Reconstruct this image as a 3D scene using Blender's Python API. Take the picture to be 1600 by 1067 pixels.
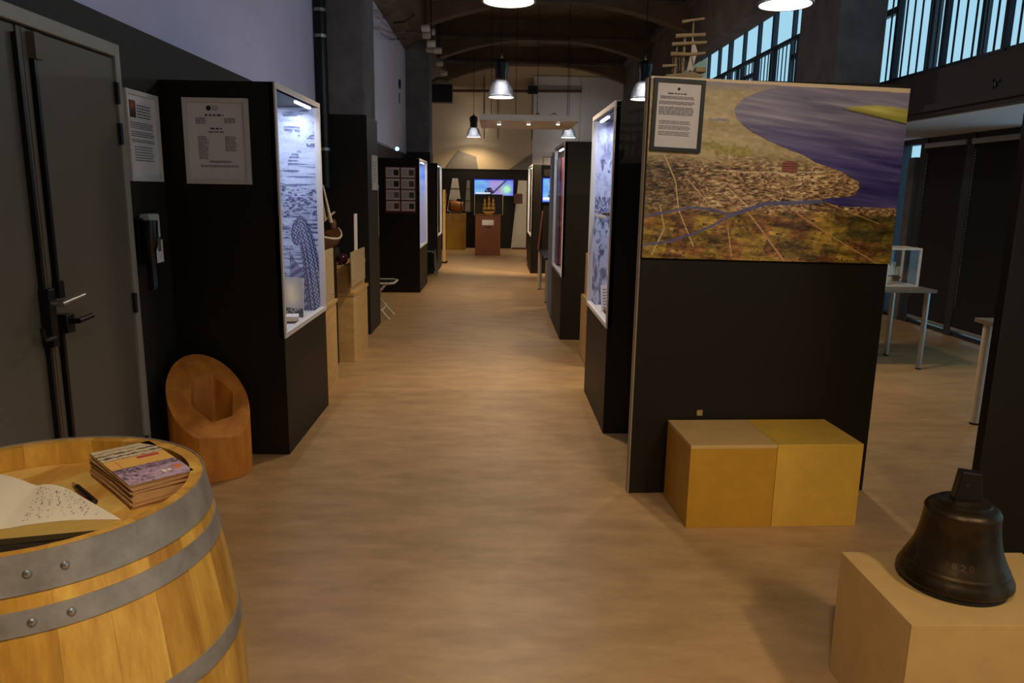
import bpy, math, random
import numpy as np
from mathutils import Vector as V, Matrix

random.seed(7)
scene = bpy.context.scene
for o in list(bpy.data.objects):
    bpy.data.objects.remove(o)
COL = scene.collection

# ------------------------------------------------------------------ camera
FPX, CH = 1168.7, 1.6
PIT, YAW, ROL = math.radians(11.398), math.radians(1.405), math.radians(0.938)
cF = V((math.sin(YAW) * math.cos(PIT), math.cos(YAW) * math.cos(PIT), -math.sin(PIT)))
_r = V((math.cos(YAW), -math.sin(YAW), 0))
_u = _r.cross(cF)
cR = _r * math.cos(ROL) + _u * math.sin(ROL)
cU = -_r * math.sin(ROL) + _u * math.cos(ROL)
cam_d = bpy.data.cameras.new('camera')
cam = bpy.data.objects.new('camera', cam_d)
COL.objects.link(cam)
cam.matrix_world = Matrix(((cR.x, cU.x, -cF.x, 0), (cR.y, cU.y, -cF.y, 0), (cR.z, cU.z, -cF.z, CH), (0, 0, 0, 1)))
cam_d.sensor_width = 36.0
cam_d.lens = 36.0 * FPX / 1600.0
cam_d.clip_start = 0.02
cam_d.clip_end = 200
scene.camera = cam


def on(ax, val, x, y):
    """point where the photo pixel's ray meets the plane ax = val"""
    d = cF + cR * ((x - 800) / FPX) - cU * ((y - 533.5) / FPX)
    i = 'xyz'.index(ax)
    c = V((0, 0, CH))
    return c + d * ((val - c[i]) / d[i])


# ------------------------------------------------------------------ world, light, exposure
scene.view_settings.view_transform = 'Standard'
scene.view_settings.look = 'None'
scene.view_settings.gamma = 1.0
scene.view_settings.use_curve_mapping = False
scene.view_settings.exposure = 1.0
scene.cycles.use_denoising = True
scene.cycles.max_bounces = 8
scene.cycles.diffuse_bounces = 4
scene.cycles.transparent_max_bounces = 16
scene.cycles.sample_clamp_indirect = 4.0
w = bpy.data.worlds.new('sky')
scene.world = w
w.use_nodes = True
bg = w.node_tree.nodes['Background']
bg.inputs[0].default_value = (0.31, 0.53, 0.66, 1)
bg.inputs[1].default_value = 0.75
PENDANT_W = 62.0
PENDANT_COL = (1.0, 0.80, 0.53)
LED_COL = (0.72, 0.78, 1.0)

for (yc, ln) in ((1.0, 10.8), (10.0, 9.0), (18.0, 7.0), (.6, 10.0)):      # window openings: sampling portals only
    ld = bpy.data.lights.new('window_portal', 'AREA')
    ld.shape = 'RECTANGLE'
    ld.size, ld.size_y = 2.4, ln
    ld.cycles.is_portal = True
    lo = bpy.data.objects.new('window_portal', ld)
    COL.objects.link(lo)
    lo.location = (5.6, yc, 4.0 if ln != 10.0 else 1.15)
    lo.rotation_euler = (0, math.radians(90), 0)


# ------------------------------------------------------------------ materials
def lin(r, g, b):
    f = lambda c: (c / 255 / 12.92) if c / 255 <= .04045 else ((c / 255 + .055) / 1.055) ** 2.4
    return (f(r), f(g), f(b), 1)


def mat(name, col, rough=.6, metal=0., noise=0., scale=8., stretch=(1, 1, 1), col2=None, bump=0., bscale=None,
        spec=.5, detail=6., coat=0.):
    m = bpy.data.materials.new(name)
    m.use_nodes = True
    nt = m.node_tree
    b = nt.nodes['Principled BSDF']
    b.inputs['Roughness'].default_value = rough
    b.inputs['Metallic'].default_value = metal
    b.inputs['Specular IOR Level'].default_value = spec
    b.inputs['Coat Weight'].default_value = coat
    c1 = lin(*col)
    b.inputs['Base Color'].default_value = c1
    if noise or col2 or bump:
        tc = nt.nodes.new('ShaderNodeTexCoord')
        mp = nt.nodes.new('ShaderNodeMapping')
        mp.inputs['Scale'].default_value = stretch
        nt.links.new(tc.outputs['Object'], mp.inputs[0])
        n = nt.nodes.new('ShaderNodeTexNoise')
        n.inputs['Scale'].default_value = scale
        n.inputs['Detail'].default_value = detail
        n.inputs['Roughness'].default_value = .65
        nt.links.new(mp.outputs[0], n.inputs[0])
        if noise or col2:
            r = nt.nodes.new('ShaderNodeValToRGB')
            c2 = lin(*col2) if col2 else tuple(c * (1 - noise) for c in c1[:3]) + (1,)
            r.color_ramp.elements[0].position = .32
            r.color_ramp.elements[1].position = .68
            r.color_ramp.elements[0].color = c2
            r.color_ramp.elements[1].color = c1
            nt.links.new(n.outputs[0], r.inputs[0])
            nt.links.new(r.outputs[0], b.inputs['Base Color'])
        if bump:
            n2 = n
            if bscale:
                n2 = nt.nodes.new('ShaderNodeTexNoise')
                n2.inputs['Scale'].default_value = bscale
                n2.inputs['Detail'].default_value = 4
                nt.links.new(mp.outputs[0], n2.inputs[0])
            bp = nt.nodes.new('ShaderNodeBump')
            bp.inputs['Strength'].default_value = bump
            bp.inputs['Distance'].default_value = .004
            nt.links.new(n2.outputs[0], bp.inputs['Height'])
            nt.links.new(bp.outputs[0], b.inputs['Normal'])
    return m


def emit(name, col, s):
    m = bpy.data.materials.new(name)
    m.use_nodes = True
    b = m.node_tree.nodes['Principled BSDF']
    b.inputs['Base Color'].default_value = (.8, .8, .8, 1)
    b.inputs['Emission Color'].default_value = tuple(col) + (1,)
    b.inputs['Emission Strength'].default_value = s
    return m


def glass(name, tint=(1, 1, 1), refl=.07, rough=.02):
    m = bpy.data.materials.new(name)
    m.use_nodes = True
    nt = m.node_tree
    nt.nodes.remove(nt.nodes['Principled BSDF'])
    t = nt.nodes.new('ShaderNodeBsdfTransparent')
    t.inputs[0].default_value = tuple(tint) + (1,)
    g = nt.nodes.new('ShaderNodeBsdfGlossy')
    g.inputs['Roughness'].default_value = rough
    mx = nt.nodes.new('ShaderNodeMixShader')
    mx.inputs[0].default_value = refl
    nt.links.new(t.outputs[0], mx.inputs[1])
    nt.links.new(g.outputs[0], mx.inputs[2])
    nt.links.new(mx.outputs[0], nt.nodes['Material Output'].inputs[0])
    return m


def vcol(name, rough=.5, emission=0., coat=0.):
    m = bpy.data.materials.new(name)
    m.use_nodes = True
    nt = m.node_tree
    b = nt.nodes['Principled BSDF']
    b.inputs['Roughness'].default_value = rough
    b.inputs['Coat Weight'].default_value = coat
    a = nt.nodes.new('ShaderNodeAttribute')
    a.attribute_name = 'print'
    nt.links.new(a.outputs['Color'], b.inputs['Base Color'])
    if emission:
        nt.links.new(a.outputs['Color'], b.inputs['Emission Color'])
        b.inputs['Emission Strength'].default_value = emission
    return m


M = {}
M['floor'] = mat('floor_linoleum', (190, 152, 106), .42, col2=(160, 124, 82), scale=3.4, stretch=(1, 2.6, 1), bump=.05, bscale=40, detail=10)
M['wall'] = mat('painted_wall', (214, 212, 244), .8, noise=.08, scale=2)
M['dark'] = mat('black_paint', (27, 23, 18), .55, noise=.12, scale=3, spec=.3)
M['darkwall'] = mat('dark_wall_paint', (38, 33, 27), .6, noise=.12, scale=3, spec=.3)
M['case'] = mat('black_panel_laminate', (29, 22, 12), .52, noise=.1, scale=2.5, spec=.25)
M['edge'] = mat('pale_panel_edge', (150, 130, 100), .6, noise=.15, scale=20)
M['door'] = mat('grey_door_paint', (98, 88, 73), .5, noise=.06, scale=3, spec=.4)
M['doorframe'] = mat('grey_frame_paint', (150, 142, 130), .45, noise=.05)
M['blackmetal'] = mat('black_metal', (22, 20, 19), .35, .3, noise=.1)
M['steel'] = mat('brushed_steel', (170, 168, 165), .35, .9, noise=.1, scale=30)
M['galv'] = mat('galvanised_hoop', (150, 142, 134), .5, .3, col2=(118, 111, 105), scale=14, bump=.1, bscale=60)
M['oak'] = mat('oak_stave', (218, 172, 76), .5, col2=(164, 112, 36), scale=3.4, stretch=(6, 6, .7), bump=.12, detail=9)
M['oakdark'] = mat('oak_stave_dark', (204, 154, 60), .5, col2=(146, 96, 28), scale=2.8, stretch=(6, 6, .6), bump=.12, detail=9)
M['oaktop'] = mat('oak_head_board', (204, 158, 78), .5, col2=(176, 124, 52), scale=3, stretch=(8, 1, 1), bump=.08, detail=8)
M['oaktop2'] = mat('oak_head_board_pale', (212, 176, 100), .5, col2=(188, 146, 74), scale=3, stretch=(8, 1, 1), bump=.08, detail=8)
M['log'] = mat('orange_log_wood', (220, 140, 44), .55, col2=(168, 92, 22), scale=3.2, stretch=(3, 3, 1), bump=.15, detail=8)
M['mdf'] = mat('yellow_mdf', (204, 158, 56), .6, noise=.14, scale=10, detail=8)
M['mdf2'] = mat('yellow_mdf_darker', (182, 132, 28), .6, noise=.14, scale=10, detail=8)
M['mdfpale'] = mat('pale_mdf', (196, 158, 98), .6, noise=.12, scale=10, detail=8)
M['ply'] = mat('pale_plywood', (206, 168, 106), .55, col2=(184, 142, 82), scale=4, stretch=(1, 1, 5), detail=6)
M['plaque'] = mat('bronze_plaque', (196, 172, 130), .4, .25, noise=.1, scale=20)
M['concrete'] = mat('bare_concrete', (104, 94, 84), .85, col2=(76, 68, 60), scale=2.5, bump=.3, bscale=18, detail=9)
M['concretecool'] = mat('bare_concrete_pale', (122, 120, 122), .85, col2=(88, 86, 88), scale=2.5, bump=.3, bscale=18, detail=9)
M['ceil'] = mat('dark_ceiling', (104, 84, 62), .85, col2=(78, 62, 46), scale=1.6, bump=.2, bscale=12, detail=8)
M['whitepanel'] = mat('white_wall_panel', (212, 210, 232), .55, noise=.06, scale=2)
M['endwall'] = mat('beige_end_wall', (208, 182, 142), .8, noise=.06, scale=1.5)
M['whiteframe'] = mat('white_frame', (214, 204, 196), .5, noise=.05)
M['casewhite'] = mat('white_case_lining', (216, 212, 206), .5, noise=.04)
M['paper'] = mat('paper', (230, 220, 218), .7, noise=.05)
M['ink'] = mat('printing_ink', (72, 64, 66), .7, noise=.2, scale=40)
M['inkdark'] = mat('dark_ink', (24, 22, 34), .7, noise=.2, scale=40)
M['page'] = mat('cream_page', (226, 212, 190), .7, noise=.05, scale=6)
M['pageedge'] = mat('page_edges', (206, 170, 92), .7, noise=.25, scale=60, stretch=(.3, .3, 30))
M['cover'] = mat('black_book_cover', (18, 12, 10), .5, noise=.1)
M['broedge'] = mat('brochure_paper_edge', (182, 138, 90), .6, noise=.3, scale=30, stretch=(1, 1, 20))
M['plastic'] = mat('black_plastic', (16, 14, 15), .25, noise=.1)
M['redplastic'] = mat('dark_red_plastic', (70, 14, 20), .3, noise=.1)
M['redboard'] = mat('dark_red_board', (96, 26, 32), .5, noise=.1)
M['whiteplastic'] = mat('white_plastic', (200, 194, 184), .45, noise=.05)
M['bell'] = mat('dark_bronze', (74, 58, 36), .42, .75, col2=(34, 27, 18), scale=9, bump=.35, bscale=35, detail=8)
M['bellworn'] = mat('worn_bronze', (98, 80, 52), .4, .7, noise=.4, scale=40)
M['bellbase'] = mat('black_rubber_ring', (12, 11, 10), .7, noise=.1)
M['glass'] = glass('display_glass', (.97, .98, .98), .05)
M['winglass'] = glass('window_glass', (.93, .96, .97), .05)
M['lampglass'] = glass('clear_lamp_reflector', (.50, .53, .60), .16, .2)
M['lens'] = emit('lamp_lens', (1.0, .93, .82), 5.0)
M['led'] = emit('led_strip', LED_COL, 5.0)
M['bulb'] = emit('halogen_bulb', (1.0, .9, .7), 12.0)
M['bluepoint'] = emit('blue_indicator', (.1, .4, 1.0), 6.0)
M['frame_win'] = mat('dark_window_frame', (44, 50, 60), .5, .2, noise=.1)
M['rail'] = mat('dark_railing_steel', (34, 38, 52), .45, .3, noise=.1)
M['mezz'] = mat('brown_black_beam', (48, 40, 34), .6, noise=.15, scale=3)
M['soffit'] = mat('white_soffit', (216, 218, 226), .7, noise=.08, scale=2)
M['blind'] = mat('dark_roller_blind', (20, 22, 28), .8, noise=.12, scale=40)
M['alu'] = mat('aluminium_bar', (176, 184, 192), .3, .8, noise=.08)
M['tabletop'] = mat('grey_brown_table_top', (112, 100, 88), .5, noise=.1)
M['whiteleg'] = mat('white_table_leg', (206, 196, 176), .4, noise=.05)
M['brownped'] = mat('brown_pedestal', (122, 62, 22), .5, noise=.15, scale=5)
M['goldwood'] = mat('golden_model_wood', (226, 156, 52), .45, noise=.25, scale=20)
M['darkwood'] = mat('dark_wood', (96, 54, 26), .5, noise=.25, scale=10)
M['barrelwood'] = mat('small_barrel_wood', (170, 98, 34), .5, noise=.3, scale=12)
M['driftwood'] = mat('pale_driftwood', (172, 148, 110), .8, noise=.3, scale=18, bump=.3)
M['sail'] = mat('off_white_sailcloth', (204, 194, 178), .8, noise=.12, scale=8)
M['greysail_shadow'] = mat('grey_sail_and_shadow', (128, 118, 106), .9, noise=.12, scale=8)  # grey of the narrow sail, also of the sheets shaped as wall shadows
M['pink'] = mat('pink_cloth', (206, 106, 116), .7, noise=.15, scale=4)
M['palecloth'] = mat('pale_pink_cloth', (212, 196, 206), .7, noise=.1, scale=4)
M['bluegrey'] = mat('blue_grey_board', (120, 134, 164), .6, noise=.1, scale=4)
M['orangecloth'] = mat('orange_brown_banner', (150, 80, 34), .6, noise=.3, scale=5)
M['ballglass'] = mat('purple_glass_ball', (70, 30, 40), .1, noise=.2)
M['brass'] = mat('brass_screw', (190, 170, 120), .3, .8, noise=.05)
M['redink'] = mat('red_print', (176, 60, 66), .6, noise=.1)
M['print'] = vcol('printed_colour', .55)
M['paint'] = vcol('painted_canvas_print', .38)
M['screen'] = vcol('screen_picture', .3, .42)
M['backlit'] = vcol('backdrop_print', .6)


# ------------------------------------------------------------------ mesh helpers
class MB:
    def __init__(s):
        s.v, s.f = [], []

    def add(s, vs, fs):
        n = len(s.v)
        s.v += [tuple(p) for p in vs]
        s.f += [tuple(i + n for i in f) for f in fs]
        return s

    def hexa(s, p):
        return s.add(p, [(0, 3, 2, 1), (4, 5, 6, 7), (0, 1, 5, 4), (1, 2, 6, 5), (2, 3, 7, 6), (3, 0, 4, 7)])

    def box(s, x0, x1, y0, y1, z0, z1):
        return s.hexa([(x0, y0, z0), (x1, y0, z0), (x1, y1, z0), (x0, y1, z0), (x0, y0, z1), (x1, y0, z1), (x1, y1, z1), (x0, y1, z1)])

    def slab(s, F, u0, u1, v0, v1, w0, w1):
        O, R, U, N = F
        g = lambda u, v, w_: O + R * u + U * v + N * w_
        return s.hexa([g(u0, v0, w1), g(u1, v0, w1), g(u1, v0, w0), g(u0, v0, w0), g(u0, v1, w1), g(u1, v1, w1), g(u1, v1, w0), g(u0, v1, w0)])

    def poly(s, pts, d):
        """extrude a planar polygon by vector d"""
        n = len(pts)
        d = V(d)
        a = [V(p) for p in pts]
        return s.add(a + [p + d for p in a], [tuple(range(n - 1, -1, -1)), tuple(range(n, 2 * n))] + [(i, (i + 1) % n, n + (i + 1) % n, n + i) for i in range(n)])

    def tube(s, p0, p1, r0, r1=None, n=12, cap=True):
        r1 = r0 if r1 is None else r1
        p0, p1 = V(p0), V(p1)
        d = (p1 - p0).normalized()
        a = d.cross(V((0, 0, 1)) if abs(d.z) < .9 else V((1, 0, 0))).normalized()
        b = d.cross(a)
        vs = []
        for p, r in ((p0, r0), (p1, r1)):
            for i in range(n):
                t = 2 * math.pi * i / n
                vs.append(p + (a * math.cos(t) + b * math.sin(t)) * r)
        fs = [(i, (i + 1) % n, n + (i + 1) % n, n + i) for i in range(n)]
        if cap:
            fs += [tuple(range(n - 1, -1, -1)), tuple(range(n, 2 * n))]
        return s.add(vs, fs)

    def path(s, pts, r, n=8):
        for a, b in zip(pts[:-1], pts[1:]):
            s.tube(a, b, r, r, n)
        return s

    def lathe(s, prof, c=(0, 0, 0), n=48, axis='z'):
        vs, fs = [], []
        for r, z in prof:
            for i in range(n):
                t = 2 * math.pi * i / n
                a, b = r * math.cos(t), r * math.sin(t)
                vs.append((c[0] + a, c[1] + b, c[2] + z) if axis == 'z' else ((c[0] + z, c[1] + a, c[2] + b) if axis == 'x' else (c[0] + a, c[1] + z, c[2] + b)))
        for k in range(len(prof) - 1):
            for i in range(n):
                fs.append((k * n + i, k * n + (i + 1) % n, (k + 1) * n + (i + 1) % n, (k + 1) * n + i))
        return s.add(vs, fs)


ORG = {}


def obj(name, mb, m, parent=None, smooth=False, bevel=0., origin=None, sharp=40):
    me = bpy.data.meshes.new(name)
    vs = mb.v
    if parent is not None:
        org = ORG[parent.name]
    elif origin is not None:
        org = V(origin)
    else:
        a = np.array(vs)
        org = V(((a[:, 0].min() + a[:, 0].max()) / 2, (a[:, 1].min() + a[:, 1].max()) / 2, a[:, 2].min()))
    me.from_pydata([tuple(V(p) - org) for p in vs], [], mb.f)
    me.update()
    o = bpy.data.objects.new(name, me)
    COL.objects.link(o)
    o.data.materials.append(M[m] if isinstance(m, str) else m)
    if parent is not None:
        o.parent = parent
    else:
        o.location = org
    ORG[o.name] = org
    if smooth:
        for p in me.polygons:
            p.use_smooth = True
        me.set_sharp_from_angle(angle=math.radians(sharp))
    if bevel:
        b = o.modifiers.new('bevel', 'BEVEL')
        b.width = bevel
        b.segments = 2
        b.limit_method = 'ANGLE'
    return o


def tag(o, label, cat, group=None):
    o['label'] = label
    o['category'] = cat
    if group:
        o['group'] = group
    return o


def thing(name, loc, label, cat, group=None):
    o = bpy.data.objects.new(name, None)
    COL.objects.link(o)
    o.location = loc
    o.empty_display_size = .1
    ORG[o.name] = V(loc)
    return tag(o, label, cat, group)


def struct(name, mb, m, parent=None, **k):
    o = obj(name, mb, m, parent, **k)
    if parent is None:
        o['kind'] = 'structure'
    return o


def copy_tree(o, loc=None, parent=None):
    c = o.copy()
    COL.objects.link(c)
    if parent is not None:
        c.parent = parent
    if loc is not None:
        c.location = loc
    ORG[c.name] = V(loc) if loc is not None else ORG[o.name]
    for ch in list(o.children):
        copy_tree(ch, None, c)
    return c


def B(*a):
    return MB().box(*a)


# value noise and flat prints --------------------------------------------------
def vnoise(x, y, seed):
    xi, yi = np.floor(x).astype(int), np.floor(y).astype(int)
    xf, yf = x - xi, y - yi
    h = lambda a, b: np.modf(np.abs(np.sin(a * 127.1 + b * 311.7 + seed * 74.7) * 43758.5453))[0]
    u, v = xf * xf * (3 - 2 * xf), yf * yf * (3 - 2 * yf)
    return (h(xi, yi) * (1 - u) + h(xi + 1, yi) * u) * (1 - v) + (h(xi, yi + 1) * (1 - u) + h(xi + 1, yi + 1) * u) * v


def fbm(x, y, seed, o=4):
    s, a = 0, .5
    for k in range(o):
        s = s + a * vnoise(x * 2 ** k, y * 2 ** k, seed + k)
        a *= .5
    return s / .9375


def srgb2lin(c):
    c = np.clip(c, 0, 255) / 255.
    return np.where(c <= .04045, c / 12.92, ((c + .055) / 1.055) ** 2.4)


def print_sheet(name, F, w_, h_, nx, ny, func, m, parent, off=.001, quad=None, gain=1.):
    """a flat printed sheet: a grid whose face colours are the print"""
    O, R, U, N = F
    us, vs = np.linspace(0, 1, nx + 1), np.linspace(0, 1, ny + 1)
    pts = []
    for v in vs:
        for u in us:
            if quad:
                a = quad[0].lerp(quad[1], u)
                b = quad[3].lerp(quad[2], u)
                pts.append(a.lerp(b, v) + N * off)
            else:
                pts.append(O + R * (u * w_) + U * (v * h_) + N * off)
    fs = [(j * (nx + 1) + i, j * (nx + 1) + i + 1, (j + 1) * (nx + 1) + i + 1, (j + 1) * (nx + 1) + i) for j in range(ny) for i in range(nx)]
    mb = MB()
    mb.v, mb.f = pts, fs
    o = obj(name, mb, m, parent)
    U_, V_ = np.meshgrid((np.arange(nx) + .5) / nx, (np.arange(ny) + .5) / ny)
    rgb = srgb2lin(func(U_, V_)) * gain
    cols = np.ones((ny * nx, 4, 4), np.float32)
    cols[:, :, :3] = np.clip(rgb.reshape(-1, 1, 3), 0, .95)
    a = o.data.color_attributes.new('print', 'FLOAT_COLOR', 'CORNER')
    a.data.foreach_set('color', cols.ravel())
    return o


def words(mb, F, u0, u1, v, hgt, w0=.0006, wmin=.008, wmax=.03):
    """one line of small printed words"""
    u = u0
    while u < u1 - .004:
        e = min(u1, u + random.uniform(wmin, wmax))
        O, R, U, N = F
        g = lambda a, b: O + R * a + U * b + N * w0
        mb.add([g(u, v), g(e, v), g(e, v + hgt), g(u, v + hgt)], [(0, 1, 2, 3)])
        u = e + hgt * .8


# ================================================================== ROOM SHELL
X0, X1, Y0, Y1, ZC = -1.88, 5.4, -4.5, 21.3, 5.35
struct('floor', B(X0 - .3, X1 + .3, Y0, Y1 + .3, -.1, 0), 'floor')
struct('ceiling', B(X0 - .3, X1 + .3, Y0, Y1 + .3, ZC, ZC + .2), 'ceil')
wl = struct('wall_left', B(X0 - .2, X0, Y0, Y1, 0, ZC), 'wall')
obj('dark_dado', B(X0, X0 + .012, Y0, 8.25, 0, 2.39), 'darkwall', wl)
obj('dark_dado', B(X0, X0 + .012, 8.97, Y1, 0, 2.3), 'darkwall', wl)
for a, b in ((8.98, 10.9), (10.91, 12.62), (12.63, 14.40), (14.42, 15.98), (16.85, 18.6), (18.62, 21.2)):
    obj('wall_panel', B(X0, X0 + .02, a, b, 2.32, 4.5), 'whitepanel', wl, bevel=.003)
vn = obj('wall_vent', MB().lathe([(0, .03), (.07, .03), (.09, .02), (.09, 0)], (X0 + .02, 14.95, 3.55), 20, 'x'), 'blackmetal', wl)
obj('wall_slot', B(X0 + .02, X0 + .03, 14.9, 14.98, 3.2, 3.38), 'blackmetal', wl)
struct('wall_front', B(X0 - .2, X1 + .3, Y0 - .2, Y0, 0, ZC), 'darkwall')
we = struct('wall_end', B(X0 - .2, X1 + .3, Y1, Y1 + .2, 0, ZC), 'endwall')
for a, b in ((.99, 2.28), (2.30, 3.6), (3.62, 5.38)):
    obj('wall_panel', B(a, b, Y1 - .02, Y1, 2.2, 4.66), 'whiteframe', we, bevel=.003)
for a in (-.35, .02, .98):
    obj('conduit', B(a, a + .012, Y1 - .035, Y1 - .02, 3.0, 4.6), 'blackmetal', we)
obj('wall_seam', B(-.36, -.34, Y1 - .004, Y1, 3.3, 4.66), 'darkwood', we)
cp = obj('conduit_pipe', MB().tube((-1.2, Y1 - .1, 4.22), (2.3, Y1 - .1, 4.27), .035), 'darkwood', we, smooth=True)
obj('conduit_box', B(.85, 1.1, Y1 - .16, Y1 - .02, 4.18, 4.38), 'blackmetal', we)
obj('wall_speaker', B(-1.75, -1.2, Y1 - .35, Y1 - .02, 3.9, 4.35), 'blackmetal', we)

# columns on the left --------------------------------------------------------
for (a, b, lab) in ((8.26, 8.95, 'bare concrete column with black painted foot behind the first left display case'),
                    (16.1, 16.8, 'distant concrete column at the far left of the aisle')):
    c = struct('concrete_column', B(X0, -1.39, a, b, 0, 4.55), 'concretecool', bevel=.02)
    c['label'] = lab
    obj('black_cladding', B(X0 + .002, -1.375, a - .015, b + .015, 0, 2.36), 'dark', c)
# longitudinal beams and cross beams
beam = struct('trim_1', B(X0, -1.36, Y0, Y1, 4.53, ZC), 'concrete')
obj('beam_haunch', MB().poly([(X0 + .022, Y0, 4.53), (X0 + .022, Y0, 4.34), (-1.62, Y0, 4.53)], (0, Y1 - Y0, 0)), 'concrete', beam)
for y in np.arange(9.6, 21, 1.4):
    obj('beam_rib', B(-1.365, -1.335, y, y + .12, 4.5, ZC), 'concrete', beam)
beam2 = struct('trim_2', B(3.45, 3.75, Y0, Y1, 4.0, ZC), 'concrete')
obj('beam_ledge', B(3.36, 3.45, Y0, Y1, 4.86, 4.98), 'concrete', beam2)
n_ = 3
for yb in (-3.2, .3, 3.8, 7.3, 10.8, 14.3, 17.75, 21.0):
    pts = []
    for i in range(25):
        t = i / 24
        x = -1.36 + t * (3.45 + 1.36)
        s_ = abs(2 * t - 1)
        pts.append((x, yb, 4.9 - .42 * max(0, (s_ - .25) / .75) ** 1.6))
    cb = struct('trim_%d' % n_, MB().poly(pts + [(3.45, yb, ZC), (-1.36, yb, ZC)], (0, .3, 0)), 'ceil')
    obj('beam_ledge', B(-1.36, 3.45, yb - .06, yb, 4.9, 4.97), 'concrete', cb)
    n_ += 1
# right columns
for (a, b, lab) in ((8.26, 9.3, 'bare concrete column beside the gallery railing'), (1.0, 1.9, 'bare concrete column beside the near gallery'),
                    (16.1, 17.0, 'distant concrete column carrying the gallery')):
    c = struct('concrete_column', B(3.56, 4.08, a, b, 0, 4.02), 'concretecool', bevel=.02)
    c['label'] = lab

# gallery (mezzanine) --------------------------------------------------------
gal = struct('gallery_floor', B(4.1, 5.4, Y0, Y1, 2.36, 2.70), 'soffit')
gal['label'] = 'narrow upper gallery floor along the window side'
obj('edge_beam', B(4.02, 4.12, Y0, Y1, 2.34, 2.75), 'mezz', gal, bevel=.006)
obj('edge_flange', B(3.98, 4.14, Y0, Y1, 2.38, 2.44), 'mezz', gal)
obj('soffit_lip', B(4.1, 5.4, Y0, Y1, 2.33, 2.36), 'soffit', gal)
for i in range(5):
    p = on('x', 4.02, 1552 + (i % 3) * 5, 126 + (i // 3) * 7 + (i % 2) * 3)
    obj('bolt', MB().tube(p, p + V((-.012, 0, 0)), .012, .012, 8), 'blackmetal', gal)
rail = thing('gallery_railing', (4.15, 8, 2.75), 'dark steel gallery railing with thin upright bars above the display hall', 'railing')
obj('top_rail', B(4.12, 4.19, 1.9, Y1 - .1, 3.72, 3.77), 'rail', rail, bevel=.005)
obj('bottom_rail', B(4.14, 4.17, 1.9, Y1 - .1, 2.78, 2.81), 'rail', rail)
bm_ = None
pm_ = None
y = 1.95
k = 0
while y < Y1 - .2:
    if k % 6 == 0:
        if pm_ is None:
            pm_ = obj('post', B(4.13, 4.18, y - .025, y + .025, 2.75, 3.73), 'rail', rail)
            py_ = y
        else:
            c = pm_.copy(); COL.objects.link(c); c.location = (0, y - py_, 0)
    else:
        if bm_ is None:
            bm_ = obj('bar', MB().tube((4.155, y, 2.8), (4.155, y, 3.73), .0095, None, 8), 'rail', rail)
            by_ = y
        else:
            c = bm_.copy(); COL.objects.link(c); c.location = (0, y - by_, 0)
    y += .148
    k += 1

# window wall on the right ---------------------------------------------------
struct('wall_right', B(X1, X1 + .15, Y0, Y1, 2.33, 2.85), 'mezz')
struct('trim_40', B(X1, X1 + .15, Y0, Y1, 5.2, ZC), 'ceil')
struct('trim_22', B(X1, X1 + .15, 10.2, Y1, 0, 2.33), 'mezz')
nw = 1
for a in np.arange(Y0, Y1 - .5, 2.85):
    b = min(a + 2.85, Y1)
    wn = struct('window_%d' % nw, B(X1 + .0, X1 + .1, a, a + .08, 2.85, 5.2), 'frame_win')
    nw += 1
    for q in (0, 1):
        ya = a + .95 * (q + 1)
        obj('mullion', B(X1 + .02, X1 + .1, ya - .03, ya + .03, 2.85, 5.2), 'frame_win', wn)
    for q in range(3):
        ya, yb = a + .95 * q + .08, min(a + .95 * (q + 1) - .05, b)
        if q == 1:
            obj('transom', B(X1 + .02, X1 + .09, ya - .03, yb, 4.05, 4.14), 'frame_win', wn)
        obj('pane', B(X1 + .05, X1 + .056, ya - .03, yb, 2.85, 5.2), 'winglass', wn)
    obj('sill', B(X1 - .02, X1 + .1, a, b, 2.85, 2.93), 'frame_win', wn)
    obj('head', B(X1, X1 + .1, a, b, 5.1, 5.2), 'frame_win', wn)
# lower windows with blinds
low = [(10.15, 9.62), (9.55, 8.68), (8.60, 7.70), (7.62, 6.72), (6.64, 5.74), (5.66, 4.1), (4.0, 1.6), (1.5, -1.0), (-1.1, -4.4)]
for i, (b, a) in enumerate(low):
    wn = struct('window_%d' % nw, B(X1 - .02, X1 + .12, b - .03, b + .11, 0, 2.33), 'frame_win')
    nw += 1
    obj('sill', B(X1 + .0, X1 + .12, a, b, 0, .05), 'frame_win', wn)
    obj('head', B(X1, X1 + .12, a, b, 2.26, 2.33), 'frame_win', wn)
    obj('pane', B(X1 + .07, X1 + .076, a, b, .05, 2.26), 'winglass', wn)
    if 0 < i < 3:
        bl = thing('roller_blind', (X1 - .02, (a + b) / 2, .08),
                   ['', 'dark roller blind on the window nearest the concrete column', 'dark roller blind with beaded chain behind the white-legged table',
                    'dark roller blind partly hidden by the dark partition', 'dark roller blind in the window past the dark partition', 'widest dark roller blind nearest the entrance'][i], 'blind', 'roller blinds along the right windows')
        obj('fabric', B(X1 - .012, X1 - .008, a + .02, b - .02, .1, 2.2), 'blind', bl)
        obj('cassette', B(X1 - .05, X1, a + .01, b - .01, 2.2, 2.26), 'alu', bl, bevel=.006)
        obj('bottom_bar', B(X1 - .02, X1 - .002, a + .02, b - .02, .07, .11), 'alu', bl, bevel=.004)
        ch = MB()
        for q in range(60):
            z = .35 + q * .03
            ch.box(X1 - .036, X1 - .026, b - .08, b - .07, z, z + .018)
        obj('bead_chain', ch, 'alu', bl)['kind'] = 'stuff'
    if i == 0:
        obj('grey_post', B(X1 - .05, X1 + .05, 9.7, 9.86, 0, 2.1), 'concretecool', wn)

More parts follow.
